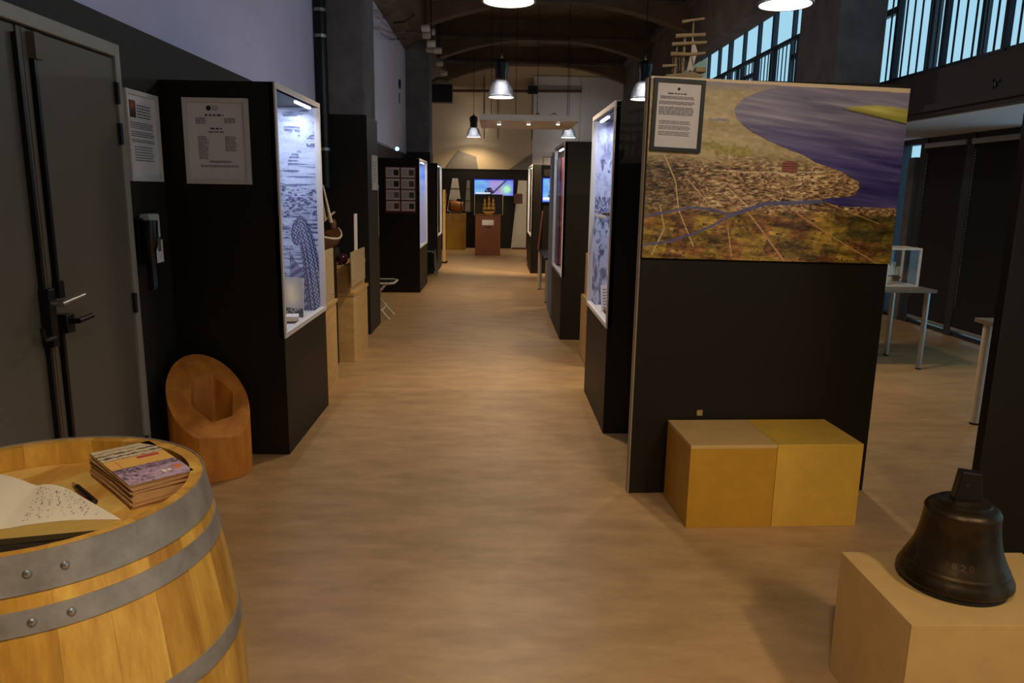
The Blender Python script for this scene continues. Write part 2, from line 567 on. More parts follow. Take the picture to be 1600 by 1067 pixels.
# ------------------------------------------------------------------ double door
dr = struct('door_1', B(X0 + .01, X0 + .05, 3.82, 3.87, 0, 2.26), 'doorframe', bevel=.004)
dr['label'] = 'grey metal double door in the dark left wall'
obj('door_frame', B(X0 + .01, X0 + .05, 2.33, 2.38, 0, 2.26), 'doorframe', dr)
obj('door_head', B(X0 + .01, X0 + .05, 2.38, 3.82, 2.2, 2.26), 'doorframe', dr, bevel=.004)
lf1 = obj('door_leaf', B(X0 + .012, X0 + .038, 3.135, 3.812, .01, 2.19), 'door', dr, bevel=.003)
lf2 = obj('door_leaf', B(X0 + .012, X0 + .038, 2.39, 3.065, .01, 2.19), 'door', dr, bevel=.003)
ast = obj('astragal', B(X0 + .012, X0 + .044, 3.07, 3.13, .01, 2.19), 'door', dr, bevel=.002)
obj('astragal_seam', B(X0 + .044, X0 + .046, 3.097, 3.102, .01, 2.19), 'darkwood', ast)
for yy in (3.05, 3.15):
    for (z0, z1) in ((.03, .98), (1.14, 2.16)):
        obj('bolt_rod', B(X0 + .04, X0 + .06, yy - .009, yy + .009, z0, z1), 'blackmetal', lf1 if yy > 3.1 else lf2)
obj('rod_guide', B(X0 + .038, X0 + .07, 3.14, 3.19, 2.08, 2.18), 'door', lf1)
lk = obj('lock_case', B(X0 + .04, X0 + .085, 3.03, 3.075, .94, 1.18), 'blackmetal', lf2, bevel=.005)
obj('door_handle', MB().path([(X0 + .08, 3.05, 1.12), (X0 + .13, 3.05, 1.12), (X0 + .13, 3.03, 1.12), (X0 + .13, 3.20, 1.135)], .013, 10), 'steel', lf2, smooth=True)
obj('catch_plate', B(X0 + .04, X0 + .07, 3.13, 3.17, 1.13, 1.2), 'blackmetal', lf1)
obj('lock_body', B(X0 + .04, X0 + .09, 3.13, 3.19, .98, 1.06), 'blackmetal', lf1, bevel=.005)
obj('lock_lever', MB().path([(X0 + .08, 3.16, 1.03), (X0 + .12, 3.16, 1.03), (X0 + .12, 3.27, 1.035)], .012, 10), 'blackmetal', lf1, smooth=True)
obj('lock_lever', MB().path([(X0 + .07, 3.0, .99), (X0 + .11, 3.0, .99), (X0 + .11, 2.93, .99), (X0 + .11, 2.92, 1.04)], .009, 8), 'blackmetal', lf2, smooth=True)
for z in (1.98, 1.79, .96, .2):
    obj('hinge', MB().tube((X0 + .05, 3.815, z), (X0 + .05, 3.815, z + .1), .011), 'blackmetal', dr)


# ------------------------------------------------------------------ notices
def notice(name, F, w_, h_, fr, fw, label, cat, layout, dep=.02, logo=None, paper='paper'):
    """framed sheet: four frame rails, paper, printed lines. F = lower-left corner"""
    O, R, U, N = F
    t = thing(name, O + R * w_ / 2, label, cat)
    for (a, b, c, d) in ((0, w_, 0, fw), (0, w_, h_ - fw, h_), (0, fw, fw, h_ - fw), (w_ - fw, w_, fw, h_ - fw)):
        obj('frame_rail', MB().slab(F, a, b, c, d, 0, dep), fr, t)
    sh = obj('sheet', MB().slab(F, fw, w_ - fw, fw, h_ - fw, .001, .006), paper, t)
    if layout:
        G_ = (O + N * .006, R, U, N)
        tx = MB()
        for (u0, u1, v0, v1, n, hf) in layout:
            for i in range(n):
                v = v1 - (v1 - v0) * (i + .7) / n
                words(tx, G_, u0 * w_, (u1 - random.uniform(0, .04)) * w_, v * h_, (v1 - v0) * h_ / n * hf)
        obj('printed_text', tx, 'ink', sh)['kind'] = 'stuff'
    if logo:
        lg = MB()
        u, v, r = logo
        c = O + R * u * w_ + U * v * h_ + N * .0067
        lg.add([c + R * r * math.cos(k * math.pi / 8) + U * r * math.sin(k * math.pi / 8) for k in range(16)], [tuple(range(16))])
        obj('printed_emblem', lg, 'inkdark', sh)
    return t


XR, YR, ZR = V((1, 0, 0)), V((0, 1, 0)), V((0, 0, 1))
t = notice('framed_notice', (V((X0 + .014, 3.935, 1.617)), YR, ZR, XR), .365, .455, 'whiteframe', .022,
           'white-framed text sheet with a small photo, on the wall beside the grey door', 'framed notice',
           [(.36, .8, .70, .86, 5, .45), (.12, .86, .58, .66, 4, .5), (.12, .86, .49, .56, 3, .5), (.12, .86, .43, .47, 2, .5), (.2, .8, .22, .40, 6, .35)])
print_sheet('printed_portrait', (V((X0 + .021, 3.935 + .045, 1.617 + .32)), YR, ZR, XR), .07, .085, 14, 16,
            lambda u, v: np.stack([70 + 130 * np.exp(-((u - .5) ** 2 * 14 + (v - .72) ** 2 * 14)), 34 + 60 * np.exp(-((u - .5) ** 2 * 14 + (v - .7) ** 2 * 14)), 26 + 20 * v], -1), 'print', t)
notice('framed_notice', (V((-1.74, 4.367 - .001, 1.61)), XR, ZR, -YR), .36, .466, 'whiteframe', .024,
       'white-framed printed committee list on the black front of the left display case', 'framed notice',
       [(.44, .56, .86, .92, 4, .4), (.33, .62, .785, .81, 1, .9), (.18, .36, .70, .775, 5, .5), (.62, .82, .71, .775, 4, .5),
        (.40, .60, .635, .655, 1, .9), (.37, .62, .60, .615, 1, .8), (.20, .37, .29, .565, 16, .45), (.62, .80, .385, .565, 11, .45),
        (.36, .72, .25, .275, 2, .6), (.22, .82, .195, .225, 2, .5)], logo=(.39, .885, .014))

# wall box and torch
t = thing('wall_box', (X0 + .014, 4.08, 1.2), 'small white wall box with a paper tag, beside the black torch', 'wall box')
obj('housing', B(X0 + .014, X0 + .075, 4.0, 4.12, 1.32, 1.45), 'whiteplastic', t, bevel=.012)
obj('paper_tag', B(X0 + .07, X0 + .074, 4.01, 4.13, 1.19, 1.31), 'paper', t)
t = thing('torch', (X0 + .05, 3.95, 1.06), 'black torch hanging in its bracket on the wall under the white-framed sheet', 'torch')
obj('barrel_grip', MB().lathe([(0, 0), (.026, 0), (.028, .02), (.026, .03), (.026, .2), (.032, .22), (.04, .26), (.042, .36), (0, .36)], (X0 + .085, 3.96, 1.06), 20), 'plastic', t, smooth=True)
obj('bracket', B(X0 + .014, X0 + .045, 3.93, 3.99, 1.2, 1.43), 'plastic', t, bevel=.004)
obj('sticker', B(X0 + .126, X0 + .128, 3.95, 3.985, 1.26, 1.33), 'brass', t)


# ------------------------------------------------------------------ display cases
def display_case(name, label, xf, xb, y0, y1, zt, zg, back, far, frame='whiteframe', led=True, ledw=7.0, nx=(60, 140)):
    """xf = aisle face, xb = wall side; glass on the aisle face above zg"""
    sgn = 1 if xb > xf else -1
    xa, xc = min(xf, xb), max(xf, xb)
    th = .025
    t = thing(name, ((xf + xb) / 2, (y0 + y1) / 2, 0), label, 'display case')
    obj('front_panel', B(xa, xc, y0, y0 + th, 0, zt), 'case', t, bevel=.002)
    obj('end_panel', B(xa, xc, y1 - th, y1, 0, zt), 'case', t, bevel=.002)
    obj('base_panel', B(min(xf, xf + sgn * th), max(xf, xf + sgn * th), y0 + th, y1 - th, 0, zg), 'case', t)
    obj('back_panel', B(min(xb, xb - sgn * th), max(xb, xb - sgn * th), y0 + th, y1 - th, 0, zt), 'case', t)
    obj('top_panel', B(min(xf, xb - sgn * th), max(xf, xb - sgn * th), y0 + th, y1 - th, zt - .03, zt), 'case', t)
    obj('case_floor', B(min(xf + sgn * th, xb - sgn * th), max(xf + sgn * th, xb - sgn * th), y0 + th, y1 - th, zg - .02, zg), 'casewhite', t)
    fw = .03
    f0, f1 = min(xf - sgn * .008, xf + sgn * .03), max(xf - sgn * .008, xf + sgn * .03)
    for (a, b, c, d) in ((y0, y1, zg, zg + fw), (y0, y1, zt - fw, zt + .002), (y0, y0 + fw, zg + fw, zt - fw), (y1 - fw, y1, zg + fw, zt - fw)):
        obj('frame_rail', B(f0, f1, a, b, c, d), frame, t, bevel=.002)
    obj('glass_pane', B(min(xf + sgn * .008, xf + sgn * .014), max(xf + sgn * .008, xf + sgn * .014), y0 + fw, y1 - fw, zg + fw, zt - fw), 'glass', t)
    # prints
    xi, xo = xf + sgn * .03, xb - sgn * th
    wd = abs(xo - xi)
    if far:
        R = XR
        print_sheet('backdrop_print', (V((min(xi, xo), y1 - th - .002, zg)), XR, ZR, -YR), wd, zt - .03 - zg, nx[0], nx[1], far, 'backlit', t)
    if back:
        Fb = (V((xo, y1 - th, zg)), -YR, ZR, V((-1, 0, 0))) if sgn > 0 else (V((xo, y0 + th, zg)), YR, ZR, XR)
        print_sheet('side_print', Fb, y1 - y0 - 2 * th, zt - .03 - zg, nx[0], nx[1], back, 'backlit', t)
    obj('inner_lining', B(min(xi, xo), max(xi, xo), y0 + th, y0 + th + .004, zg, zt - .03), 'casewhite', t)
    if led:
        ob = obj('light_bar', B(xf + sgn * .05 - .008, xf + sgn * .05 + .008, y0 + (y1 - y0) * .6, y1 - .06, zt - .042, zt - .03), 'led', t)
        ld = bpy.data.lights.new('case_light', 'AREA')
        ld.shape = 'RECTANGLE'
        ld.size, ld.size_y = .05, (y1 - y0) * .8
        ld.energy = ledw
        ld.color = LED_COL
        lo = bpy.data.objects.new('case_light', ld)
        COL.objects.link(lo)
        lo.location = (xf + sgn * .12, (y0 + y1) / 2, zt - .06)
        lo.rotation_euler = (0, sgn * math.radians(-12), 0)
    return t


def hatch(u, v, base, seed, dens=1.):
    n = fbm(u * 5, v * 60, seed) * .5 + fbm(u * 60, v * 160, seed + 3) * .5
    return n


def longship(u, v):
    """ink drawing: sky streaks, sea, carved dragon prow rising on the right"""
    sky = fbm(u * 3, v * 50, 3)
    r, g, b = 176 + 40 * sky, 186 + 40 * sky, 214 + 30 * sky
    fine = fbm(u * 26, v * 190, 8)
    ink = np.zeros_like(u)
    # cloud lines
    ink = np.maximum(ink, np.where((v > .62), np.clip((fbm(u * 2.2, v * 130, 5) - .5) * 4, 0, .6) * (fbm(u * 2, v * 6, 6) > .42), 0))
    # distant hills and sea
    hill = .60 + .03 * fbm(u * 6, v * 0, 11)
    ink = np.maximum(ink, np.where((v < hill) & (v > .47), np.clip((fbm(u * 14, v * 150, 7) - .42) * 4, .15, .8), 0))
    ink = np.maximum(ink, np.where(v <= .47, np.clip((fbm(u * 4, v * 170, 17) - .5) * 5, 0.05, .75), 0))
    # dragon neck: band along a curve, with scroll head
    def band(pts, wds):
        d = np.full_like(u, 9.)
        tt = np.zeros_like(u)
        sx = .30
        for (p, q, wa, wb) in zip(pts[:-1], pts[1:], wds[:-1], wds[1:]):
            ax, ay, bx, by = p[0] * sx, p[1] * 1.45, q[0] * sx, q[1] * 1.45
            t_ = np.clip(((u * sx - ax) * (bx - ax) + (v * 1.45 - ay) * (by - ay)) / ((bx - ax) ** 2 + (by - ay) ** 2 + 1e-9), 0, 1)
            dd = np.hypot(u * sx - ax - t_ * (bx - ax), v * 1.45 - ay - t_ * (by - ay)) / (wa + (wb - wa) * t_)
            d = np.minimum(d, dd)
        return d
    neck = band([(.60, .44), (.72, .36), (.80, .26), (.88, .14), (.97, -.02)], [.045, .05, .055, .065, .075])
    head = band([(.60, .44), (.50, .425), (.44, .39), (.47, .35), (.56, .355), (.58, .385)], [.035, .032, .028, .024, .02, .014])
    d = np.minimum(neck, head)
    body = d < 1
    tex = ((np.sin(v * 330 + u * 60) + .8 * np.sin(v * 190 - u * 90) > .3) | (np.abs(d - .8) < .1) | (np.abs(d - .35) < .07))
    ink = np.where(body, np.where(tex, .88, .22), ink)
    ink = np.where((d >= 1) & (d < 1.1), .92, ink)
    hull = (v < .3 - .35 * (u - .3)) & (u > .28) & (d > 1.1)
    ink = np.where(hull, np.where(np.sin(v * 150 - u * 20) > 0, .7, .35), ink)
    ink = np.clip(ink + (fine - .5) * .35, 0, 1)
    c = np.stack([r, g, b], -1)
    k = np.stack([np.full_like(u, 44), np.full_like(u, 46), np.full_like(u, 88)], -1)
    return c * (1 - ink[..., None]) + k * ink[..., None]


def seascape(u, v):
    n = fbm(u * 6, v * 34, 21)
    fine = fbm(u * 40, v * 110, 25)
    ink = np.clip((n - .48) * 3.5, 0, .8)
    ink = np.where(v > .80, np.clip((fbm(u * 3, v * 12, 28) - .4) * 2, 0, .6), ink)
    ink = np.where((v > .58) & (v < .72), ink * .25, ink)
    ink = np.where((v > .5) & (v < .585 + .03 * fbm(u * 8, v * 0, 2)), np.clip(.45 + (fine - .5) * 2.5, .1, .9), ink)
    ink = np.where((v < .28), np.clip((fbm(u * 6, v * 16, 31) - .45) * 4, 0, .7), ink)
    ink = np.clip(ink + (fine - .5) * .4, 0, 1)
    c = np.stack([196 + 0 * u, 200 + 0 * u, 222 + 0 * u], -1)
    k = np.stack([58 + 0 * u, 58 + 0 * u, 92 + 0 * u], -1)
    return c * (1 - ink[..., None]) + k * ink[..., None]


def bluegrad(u, v):
    n = fbm(u * 4, v * 12, 41)
    b = np.clip((v - .45) * 2.2, 0, 1)
    return np.stack([190 - 110 * b * n * 1.6, 190 - 60 * b * n * 1.5, 222 + 0 * u], -1)


c1 = display_case('display_case', 'tall black display case with a lit dragon prow drawing, beside the grey door', -1.238, -1.865, 4.367, 5.453, 2.17, .72,
                  lambda u, v: longship(u * .2, v), lambda u, v: longship((u - .49) / .51, v), nx=(230, 420), ledw=3.6)
c2 = display_case('display_case', 'tall black display case with bluish lit landscape beside the painting panel', .742, 1.38, 4.825, 5.92, 2.157, .72,
                  lambda u, v: seascape(u, v), lambda u, v: seascape(u / .25, v), nx=(110, 260), ledw=3.6)
c3 = display_case('display_case', 'black display case carrying a red card board, further down the left side', -1.175, -1.80, 11.75, 13.05, 2.06, .69,
                  bluegrad, bluegrad, nx=(16, 40), ledw=2.5)
c4 = display_case('display_case', 'black display case with pink cloth inside, second along the right side', .72, 1.36, 8.06, 9.38, 2.115, .69,
                  None, None, nx=(16, 40), ledw=3.0)
c5 = display_case('display_case', 'far left black display case with a grey sheet on its front', -1.137, -1.72, 14.91, 16.0, 2.1, .69,
                  None, None, nx=(16, 40), ledw=2)
c6 = display_case('display_case', 'farthest black display case on the right side of the aisle', .70, 1.2, 14.75, 16.3, 2.1, .72,
                  None, None, nx=(16, 40), ledw=2)

# inside the first case: small painting, booklet
F = (V((-1.50, 5.18, .722)), V((.93, -.36, 0)).normalized(), V((.0, .12, .99)).normalized(), V((-.36, -.93, .1)).normalized())


def fogship(u, v):
    n = fbm(u * 4, v * 5, 51)
    g = np.exp(-((u - .55) ** 2 * 8 + (v - .55) ** 2 * 7))
    m_ = np.exp(-((u - .22) ** 2 * 900)) * (v > .2) * (v < .8)
    dk = (v < .22) * (fbm(u * 30, v * 30, 3) > .45)
    k = 1 - .6 * m_ - .65 * dk
    return np.stack([(150 + 90 * g + 30 * n) * k, (145 + 70 * g + 30 * n) * k, (165 + 10 * g) * k], -1)


t = thing('small_painting', (-1.42, 5.12, .722), 'small misty ship painting leaning inside the dragon prow case', 'painting')
obj('board', MB().slab(F, 0, .2, 0, .27, -.008, 0), 'paper', t)
print_sheet('painted_face', F, .2, .27, 40, 50, fogship, 'print', t, off=.001)
t = thing('booklet', (-1.36, 4.95, .722), 'red-edged booklet lying on the floor of the dragon prow case', 'booklet')
F2 = (V((-1.46, 4.85, .722)), V((.98, .2, 0)).normalized(), V((-.2, .98, 0)).normalized(), ZR)
obj('cover', MB().slab(F2, 0, .17, 0, .12, 0, .012), 'redboard', t)
obj('pages', MB().slab(F2, .002, .172, .004, .116, .012, .04), 'page', t)
obj('top_cover', MB().slab(F2, 0, .172, 0, .12, .04, .044), 'paper', t)
# inside the right case: card, shelf with little boat
t = thing('leaning_card', (.83, 5.53, .722), 'pale card leaning inside the lit landscape case', 'card')
F3 = (V((.80, 5.5, .724)), V((.9, .43, 0)).normalized(), V((-.05, .12, .99)).normalized(), V((.43, -.9, .1)).normalized())
obj('sheet', MB().slab(F3, 0, .12, 0, .2, -.006, 0), 'paper', t)
tx = MB()
for i in range(7):
    words(tx, (F3[0], F3[1], F3[2], F3[3]), .015, .105, .03 + i * .022, .007, .001)
obj('printed_text', tx, 'ink', t)['kind'] = 'stuff'
t = thing('dish', (.845, 5.3, .722), 'small brown dish on the floor of the lit landscape case', 'dish')
obj('bowl', MB().lathe([(0, .004), (.03, 0), (.06, .03), (.065, .05), (.06, .05), (.03, .012), (0, .012)], (.845, 5.3, .722), 24), 'barrelwood', t, smooth=True)
obj('rim', MB().lathe([(.06, .05), (.066, .05), (.066, .056), (.06, .056), (.06, .05)], (.845, 5.3, .722), 24), 'brass', t, smooth=True)
t = thing('glass_shelf', (.95, 5.6, 1.42), 'glass shelf inside the lit landscape case', 'shelf')
obj('pane', B(.78, 1.33, 5.35, 5.88, 1.42, 1.428), 'glass', t)
obj('front_strip', B(.775, .785, 5.35, 5.88, 1.415, 1.433), 'casewhite', t)
t = thing('toy_boat', (.85, 5.6, 1.428), 'tiny model boat on the glass shelf of the lit landscape case', 'model boat')
obj('hull', MB().poly([(.79, 5.58, 1.45), (.81, 5.58, 1.43), (.90, 5.58, 1.43), (.93, 5.58, 1.455)], (0, .03, 0)), 'darkwood', t)
obj('mast', MB().tube((.85, 5.595, 1.44), (.85, 5.595, 1.58), .003), 'darkwood', t)
obj('sail', MB().poly([(.855, 5.594, 1.46), (.915, 5.594, 1.46), (.855, 5.594, 1.57)], (0, .002, 0)), 'sail', t)
# cloth in the pink case
for (xa, xb, m_, nm) in ((.790, .92, 'pink', 'pink_cloth'), (.752, .785, 'palecloth', 'pale_cloth')):
    p = []
    mbx = MB()
    nn = 22
    for i in range(nn + 1):
        yy = 9.24 if m_ == 'pink' else 9.3
        x = xa + (xb - xa) * i / nn + (.0)
        p.append((x, yy + .018 * math.sin(i * 1.9)))
    vs = [(a, b, .72) for a, b in p] + [(a, b, 2.0) for a, b in p] + [(a, b + .004, .72) for a, b in p] + [(a, b + .004, 2.0) for a, b in p]
    n1 = nn + 1
    fs = []
    for i in range(nn):
        fs += [(i, i + 1, n1 + i + 1, n1 + i), (2 * n1 + i + 1, 2 * n1 + i, 3 * n1 + i, 3 * n1 + i + 1)]
    mbx.add(vs, fs)
    tag(obj(nm, mbx, m_, smooth=True), {'pink': 'folded pink cloth hanging inside the second right display case', 'palecloth': 'pale strip of cloth hanging beside the pink cloth in the case'}[m_], 'cloth')

# card board on c3
bf = (V((-1.70, 11.748, 1.23)), XR, ZR, -YR)
t = thing('card_board', (-1.46, 11.74, 1.23), 'dark red board with eight printed cards on the second left display case', 'notice board')
obj('board', MB().slab(bf, 0, .475, 0, .70, 0, .012), 'redboard', t, bevel=.003)
pics = [(36, 22, 24), (90, 70, 70), (30, 20, 20), (96, 74, 70), (110, 100, 104), (60, 84, 66), (110, 54, 44), (40, 46, 26)]
for i in range(8):
    r_, c_ = i // 2, i % 2
    u, v = .02 + c_ * .232, .54 - r_ * .168
    cd = obj('card', MB().slab(bf, u, u + .208, v, v + .148, .012, .015), 'paper', t)
    gw = (bf[0] + XR * u + ZR * v - YR * .015, XR, ZR, -YR)
    tx = MB()
    for q in range(5):
        words(tx, gw, .015, .1, .03 + q * .02, .006)
    obj('printed_text', tx, 'ink', cd)['kind'] = 'stuff'
    col = pics[i]
    obj('printed_picture', MB().slab(gw, .118, .195, .03, .115, 0, .001), mat('card_picture_%d' % i, tuple(min(255, int(q * 1.2)) for q in col), .6, noise=.5, scale=40), cd)
# sheet on c5, notice on column
notice('pinned_sheet', (V((-1.52, 14.908, 1.36)), XR, ZR, -YR), .17, .33, 'bluegrey', .008, 'grey sheet on the front of the far left display case', 'sheet', None, dep=.008, paper='bluegrey')
notice('framed_notice', (V((-1.374, 8.50, 1.58)), YR, ZR, XR), .32, .38, 'whiteframe', .02, 'narrow framed sheet on the side of the black column foot', 'framed notice',
       [(.15, .85, .2, .85, 10, .4)])
t = thing('hanging_strip', (-1.37, 8.9, .5), 'thin pale yellow strip hanging on the black column foot', 'strip')
obj('strip_body', B(-1.374, -1.366, 8.88, 8.92, 1.05, 1.62), 'brass', t)
obj('strip_cap', B(-1.374, -1.362, 8.875, 8.925, 1.60, 1.64), 'whiteplastic', t)

# ------------------------------------------------------------------ painting panel on the right
PR = V((1, .047, 0)).normalized()
PN = V((PR.y, -PR.x, 0))
PO = V((.74, 3.805, 0))
PF = (PO, PR, ZR, PN)
t = thing('partition_panel', PO + PR * .65, 'freestanding black partition carrying the big aerial town painting', 'partition')
obj('panel_face', MB().slab(PF, 0, 1.315, 0, 2.15, -.05, 0), 'case', t, bevel=.002)
obj('side_edge', MB().slab(PF, -.006, 0, 0, 2.15, -.05, .001), 'edge', t)
obj('wall_socket', MB().slab(PF, .345, .375, .44, .47, 0, .012), 'brass', t)


def town(u, v):
    d = 1 - v
    # pixel frame of the close view of the photograph
    x = 60 + u * 1360
    y = 85 + d * 935
    n1, n2 = fbm(u * 8, d * 8, 61), fbm(u * 60, d * 60, 66)
    n3 = vnoise(u * 75 + 5 * n1, d * 95, 71)
    n4 = .5 * vnoise(u * 95, d * 190, 75) + .5 * vnoise(u * 46 + 3 * n1, d * 150 + u * 12, 76)
    st = fbm(u * 3 + d * 3, d * 26 - u * 6, 81)
    # water
    W = np.stack([118 - 52 * np.clip((y - 240) / 260, 0, 1), 110 - 52 * np.clip((y - 240) / 260, 0, 1), 126 - 16 * np.clip((y - 240) / 260, 0, 1)], -1)
    W = W + ((st - .5) * 75 + (fbm(u * 5, d * 60 - u * 9, 140) - .5) * 55)[..., None] * np.array([1, .95, .8])
    W = W + (np.where(n4 > .93, 50, 0) * (y > 560))[..., None]
    # land far
    L = np.stack([166 + 0 * u, 146 + 0 * u, 104 + 0 * u], -1) + ((st - .5) * 50 + (n2 - .5) * 36)[..., None]
    L = np.where((np.hypot((x - 500) / 160, (y - 430 - .1 * (x - 400)) / 34) + (n2 - .5) * 1.2 < .9)[..., None], np.array([152, 136, 72]) + ((n2 - .5) * 60)[..., None], L)
    # city
    c_ = np.clip((y - 420 - 60 * n1) / 90, 0, 1)
    cellx, celly = np.floor(u * 70 + 2 * n1), np.floor(d * 84 + u * 9)
    h = np.modf(np.abs(np.sin(cellx * 12.9 + celly * 78.2) * 43758.5))[0]
    city = np.array([156, 124, 84]) + ((h - .5) * 36 + (n4 - .5) * 250 + (n2 - .5) * 90 + (n1 - .5) * 70)[..., None] * np.array([1, .9, .75])
    city = np.where((n4 * .6 + n3 * .4 > .66)[..., None], np.array([92, 52, 32]) + ((n4 - .5) * 50)[..., None], city)
    dk = np.clip(1 - u * 3.2, 0, 1)[..., None] * np.where(y > 480, 1, 0)[..., None]
    city = city * (1 - .35 * dk)
    L = L * (1 - c_[..., None]) + city * c_[..., None]
    # fields
    fx, fy = np.floor(u * 13 + d * 3), np.floor(d * 17 - u * 3)
    fh = np.modf(np.abs(np.sin(fx * 45.3 + fy * 91.7) * 9871.5))[0]
    field = np.where((fh > .6)[..., None], np.array([146, 122, 40]), np.where((fh > .35)[..., None], np.array([138, 90, 44]), np.where((fh > .15)[..., None], np.array([100, 66, 34]), np.array([84, 74, 32]))))
    n5 = fbm(u * 9 + d * 4, d * 34 - u * 5, 131)
    field = field * .55 + np.array([122, 86, 38]) * .45
    field = field + ((n5 - .5) * 150 + (n2 - .5) * 70 + (n4 - .5) * 70)[..., None] * np.array([1, .85, .5])
    field = np.where((n4 * .5 + n3 * .5 > .70)[..., None], np.array([72, 46, 24]), field)
    k = np.clip((y - 735 - 50 * (n1 - .5)) / 50, 0, 1)[..., None]
    L = L * (1 - k) + field * k
    dark = ((x > 1080) & (y > 760) & (y < 900) & (n1 > .42))[..., None]
    L = np.where(dark, L * .7 + np.array([2, 8, 0]), L)

    def dist(pts):
        dd = np.full_like(u, 1e9)
        for p, q in zip(pts[:-1], pts[1:]):
            bx, by = q[0] - p[0], q[1] - p[1]
            t_ = np.clip(((x - p[0]) * bx + (y - p[1]) * by) / (bx * bx + by * by), 0, 1)
            dd = np.minimum(dd, np.hypot(x - p[0] - t_ * bx, y - p[1] - t_ * by))
        return dd

    for pts, wd, col in (([(150, 480), (215, 610), (240, 760), (330, 950)], 2.5, (196, 170, 120)), ([(280, 600), (430, 755)], 2.5, (190, 160, 112)),
                         ([(600, 750), (690, 850), (830, 1020)], 5, (176, 130, 84)), ([(880, 760), (1100, 890), (1330, 1010)], 4, (172, 128, 80)),
                         ([(140, 740), (170, 860), (110, 1000)], 4, (176, 150, 96)), ([(400, 545), (600, 552), (1000, 535)], 3, (190, 170, 130)),
                         ([(500, 640), (620, 740)], 3, (196, 166, 120)), ([(510, 850), (540, 1000)], 2.5, (186, 150, 96)), ([(700, 660), (780, 700)], 3, (190, 160, 116)),
                         ([(1040, 700), (1330, 800)], 2.5, (176, 140, 84)), ([(740, 520), (800, 548)], 4, (186, 160, 120))):
        L = np.where((dist(pts) < wd)[..., None], np.array(col) + ((n4 - .5) * 40)[..., None], L)
    rv = np.minimum(dist([(1010, 690), (850, 703), (700, 712), (600, 748), (510, 785)]) / 10, dist([(510, 785), (420, 842), (330, 882), (200, 930), (40, 955)]) / 6)
    rv = np.minimum(rv, dist([(60, 800), (300, 745), (420, 752), (520, 778)]) / 6)
    L = np.where((rv < 1)[..., None], np.array([84, 82, 116]) + ((n4 - .5) * 40)[..., None], L)
    bl = (x > 775) & (x < 858) & (y > 490 + np.abs(x - 815) * .2 - 8) & (y < 545)
    L = np.where(bl[..., None], np.array([112, 56, 40]) + (np.where(np.sin(y * .5) > 0, 30, -12))[..., None], L)
    # coast
    cx = np.array([100, 130, 170, 230, 280, 345, 400, 450, 490, 530, 580, 610, 645, 660, 675, 690, 712, 2000])
    cv = np.array([760, 640, 545, 497, 512, 600, 730, 880, 960, 1100, 1195, 1200, 1190, 1150, 1015, 1010, 1100, 3000])
    edge = np.interp(y, cx, cv) + (n2 - .5) * 14
    wat = (x > edge) & (y < 714)
    C = np.where(wat[..., None], W, L)
    C = np.where((wat & (x - edge < 7) & (y > 300))[..., None], np.array([60, 50, 50]), C)
    C = np.where(((x > 370) & (x < 480) & (np.abs(y - 288) + (n2 - .5) * 30 < 12 * np.sin((x - 370) / 35)))[..., None], np.array([140, 128, 124]), C)
    # island at upper right
    isl = (x > 1060) & (y > 205 - 26 * np.sin(np.clip((x - 1060) / 340, 0, 1) * 2.6) + (n2 - .5) * 10) & (y < 206 + (x - 1060) * .19)
    C = np.where(isl[..., None], np.array([150, 142, 60]) + ((st - .5) * 90)[..., None], C)
    C = np.where((isl & (y > 200 + (x - 1060) * .175))[..., None], np.array([74, 64, 60]), C)
    hz = np.clip((150 - y) / 60, 0, 1)[..., None]
    C = C * (1 - hz) + np.array([116, 106, 122]) * hz + ((st - .5) * 20)[..., None] * hz
    C = np.where((y < 96 + 12 * u)[..., None], np.array([196, 172, 136]), C)
    return C


t = thing('town_painting', PO + PR * .65 + PN * .002 + ZR * 1.27, 'large aerial view painting of a coastal town on the black partition', 'painting')
q = [PO + PR * .004 + ZR * 1.278 + PN * .004, PO + PR * 1.312 + ZR * 1.258 + PN * .004, PO + PR * 1.312 + ZR * 2.128 + PN * .004, PO + PR * .004 + ZR * 2.155 + PN * .004]
mbp = MB()
q2 = [p + PN * .018 for p in q]
mbp.hexa([q2[0], q2[1], q[1], q[0], q2[3], q2[2], q[2], q[3]])
obj('board', mbp, 'edge', t)
print_sheet('painted_face', (PO, PR, ZR, PN), 1, 1, 520, 360, town, 'paint', t, off=.0195, quad=q, gain=1.5)
ru = V((1, .045, -.035)).normalized()
uu = V((.02, 0, 1)).normalized()
notice('framed_notice', (PO + PR * .012 + ZR * 1.806 + PN * .026, ru, uu, PN), .252, .34, 'cover', .018,
       'black-framed text sheet on the upper left corner of the town painting', 'framed notice',
       [(.28, .68, .785, .805, 1, .8), (.14, .82, .72, .765, 3, .5), (.12, .82, .645, .695, 3, .5), (.12, .82, .50, .62, 6, .5),
        (.14, .78, .375, .43, 3, .4), (.14, .78, .30, .36, 3, .4), (.14, .78, .215, .28, 3, .4)], logo=(.49, .865, .007), dep=.016)

# driftwood ship on the partition
sh = thing('driftwood_ship', PO + PR * .2 - PN * .03 + ZR * 2.15, 'model ship made of pale driftwood sticks standing on the partition top', 'model ship')


def sp(px, py, dy=0.):
    return on('y', 3.84 + dy, px, py)


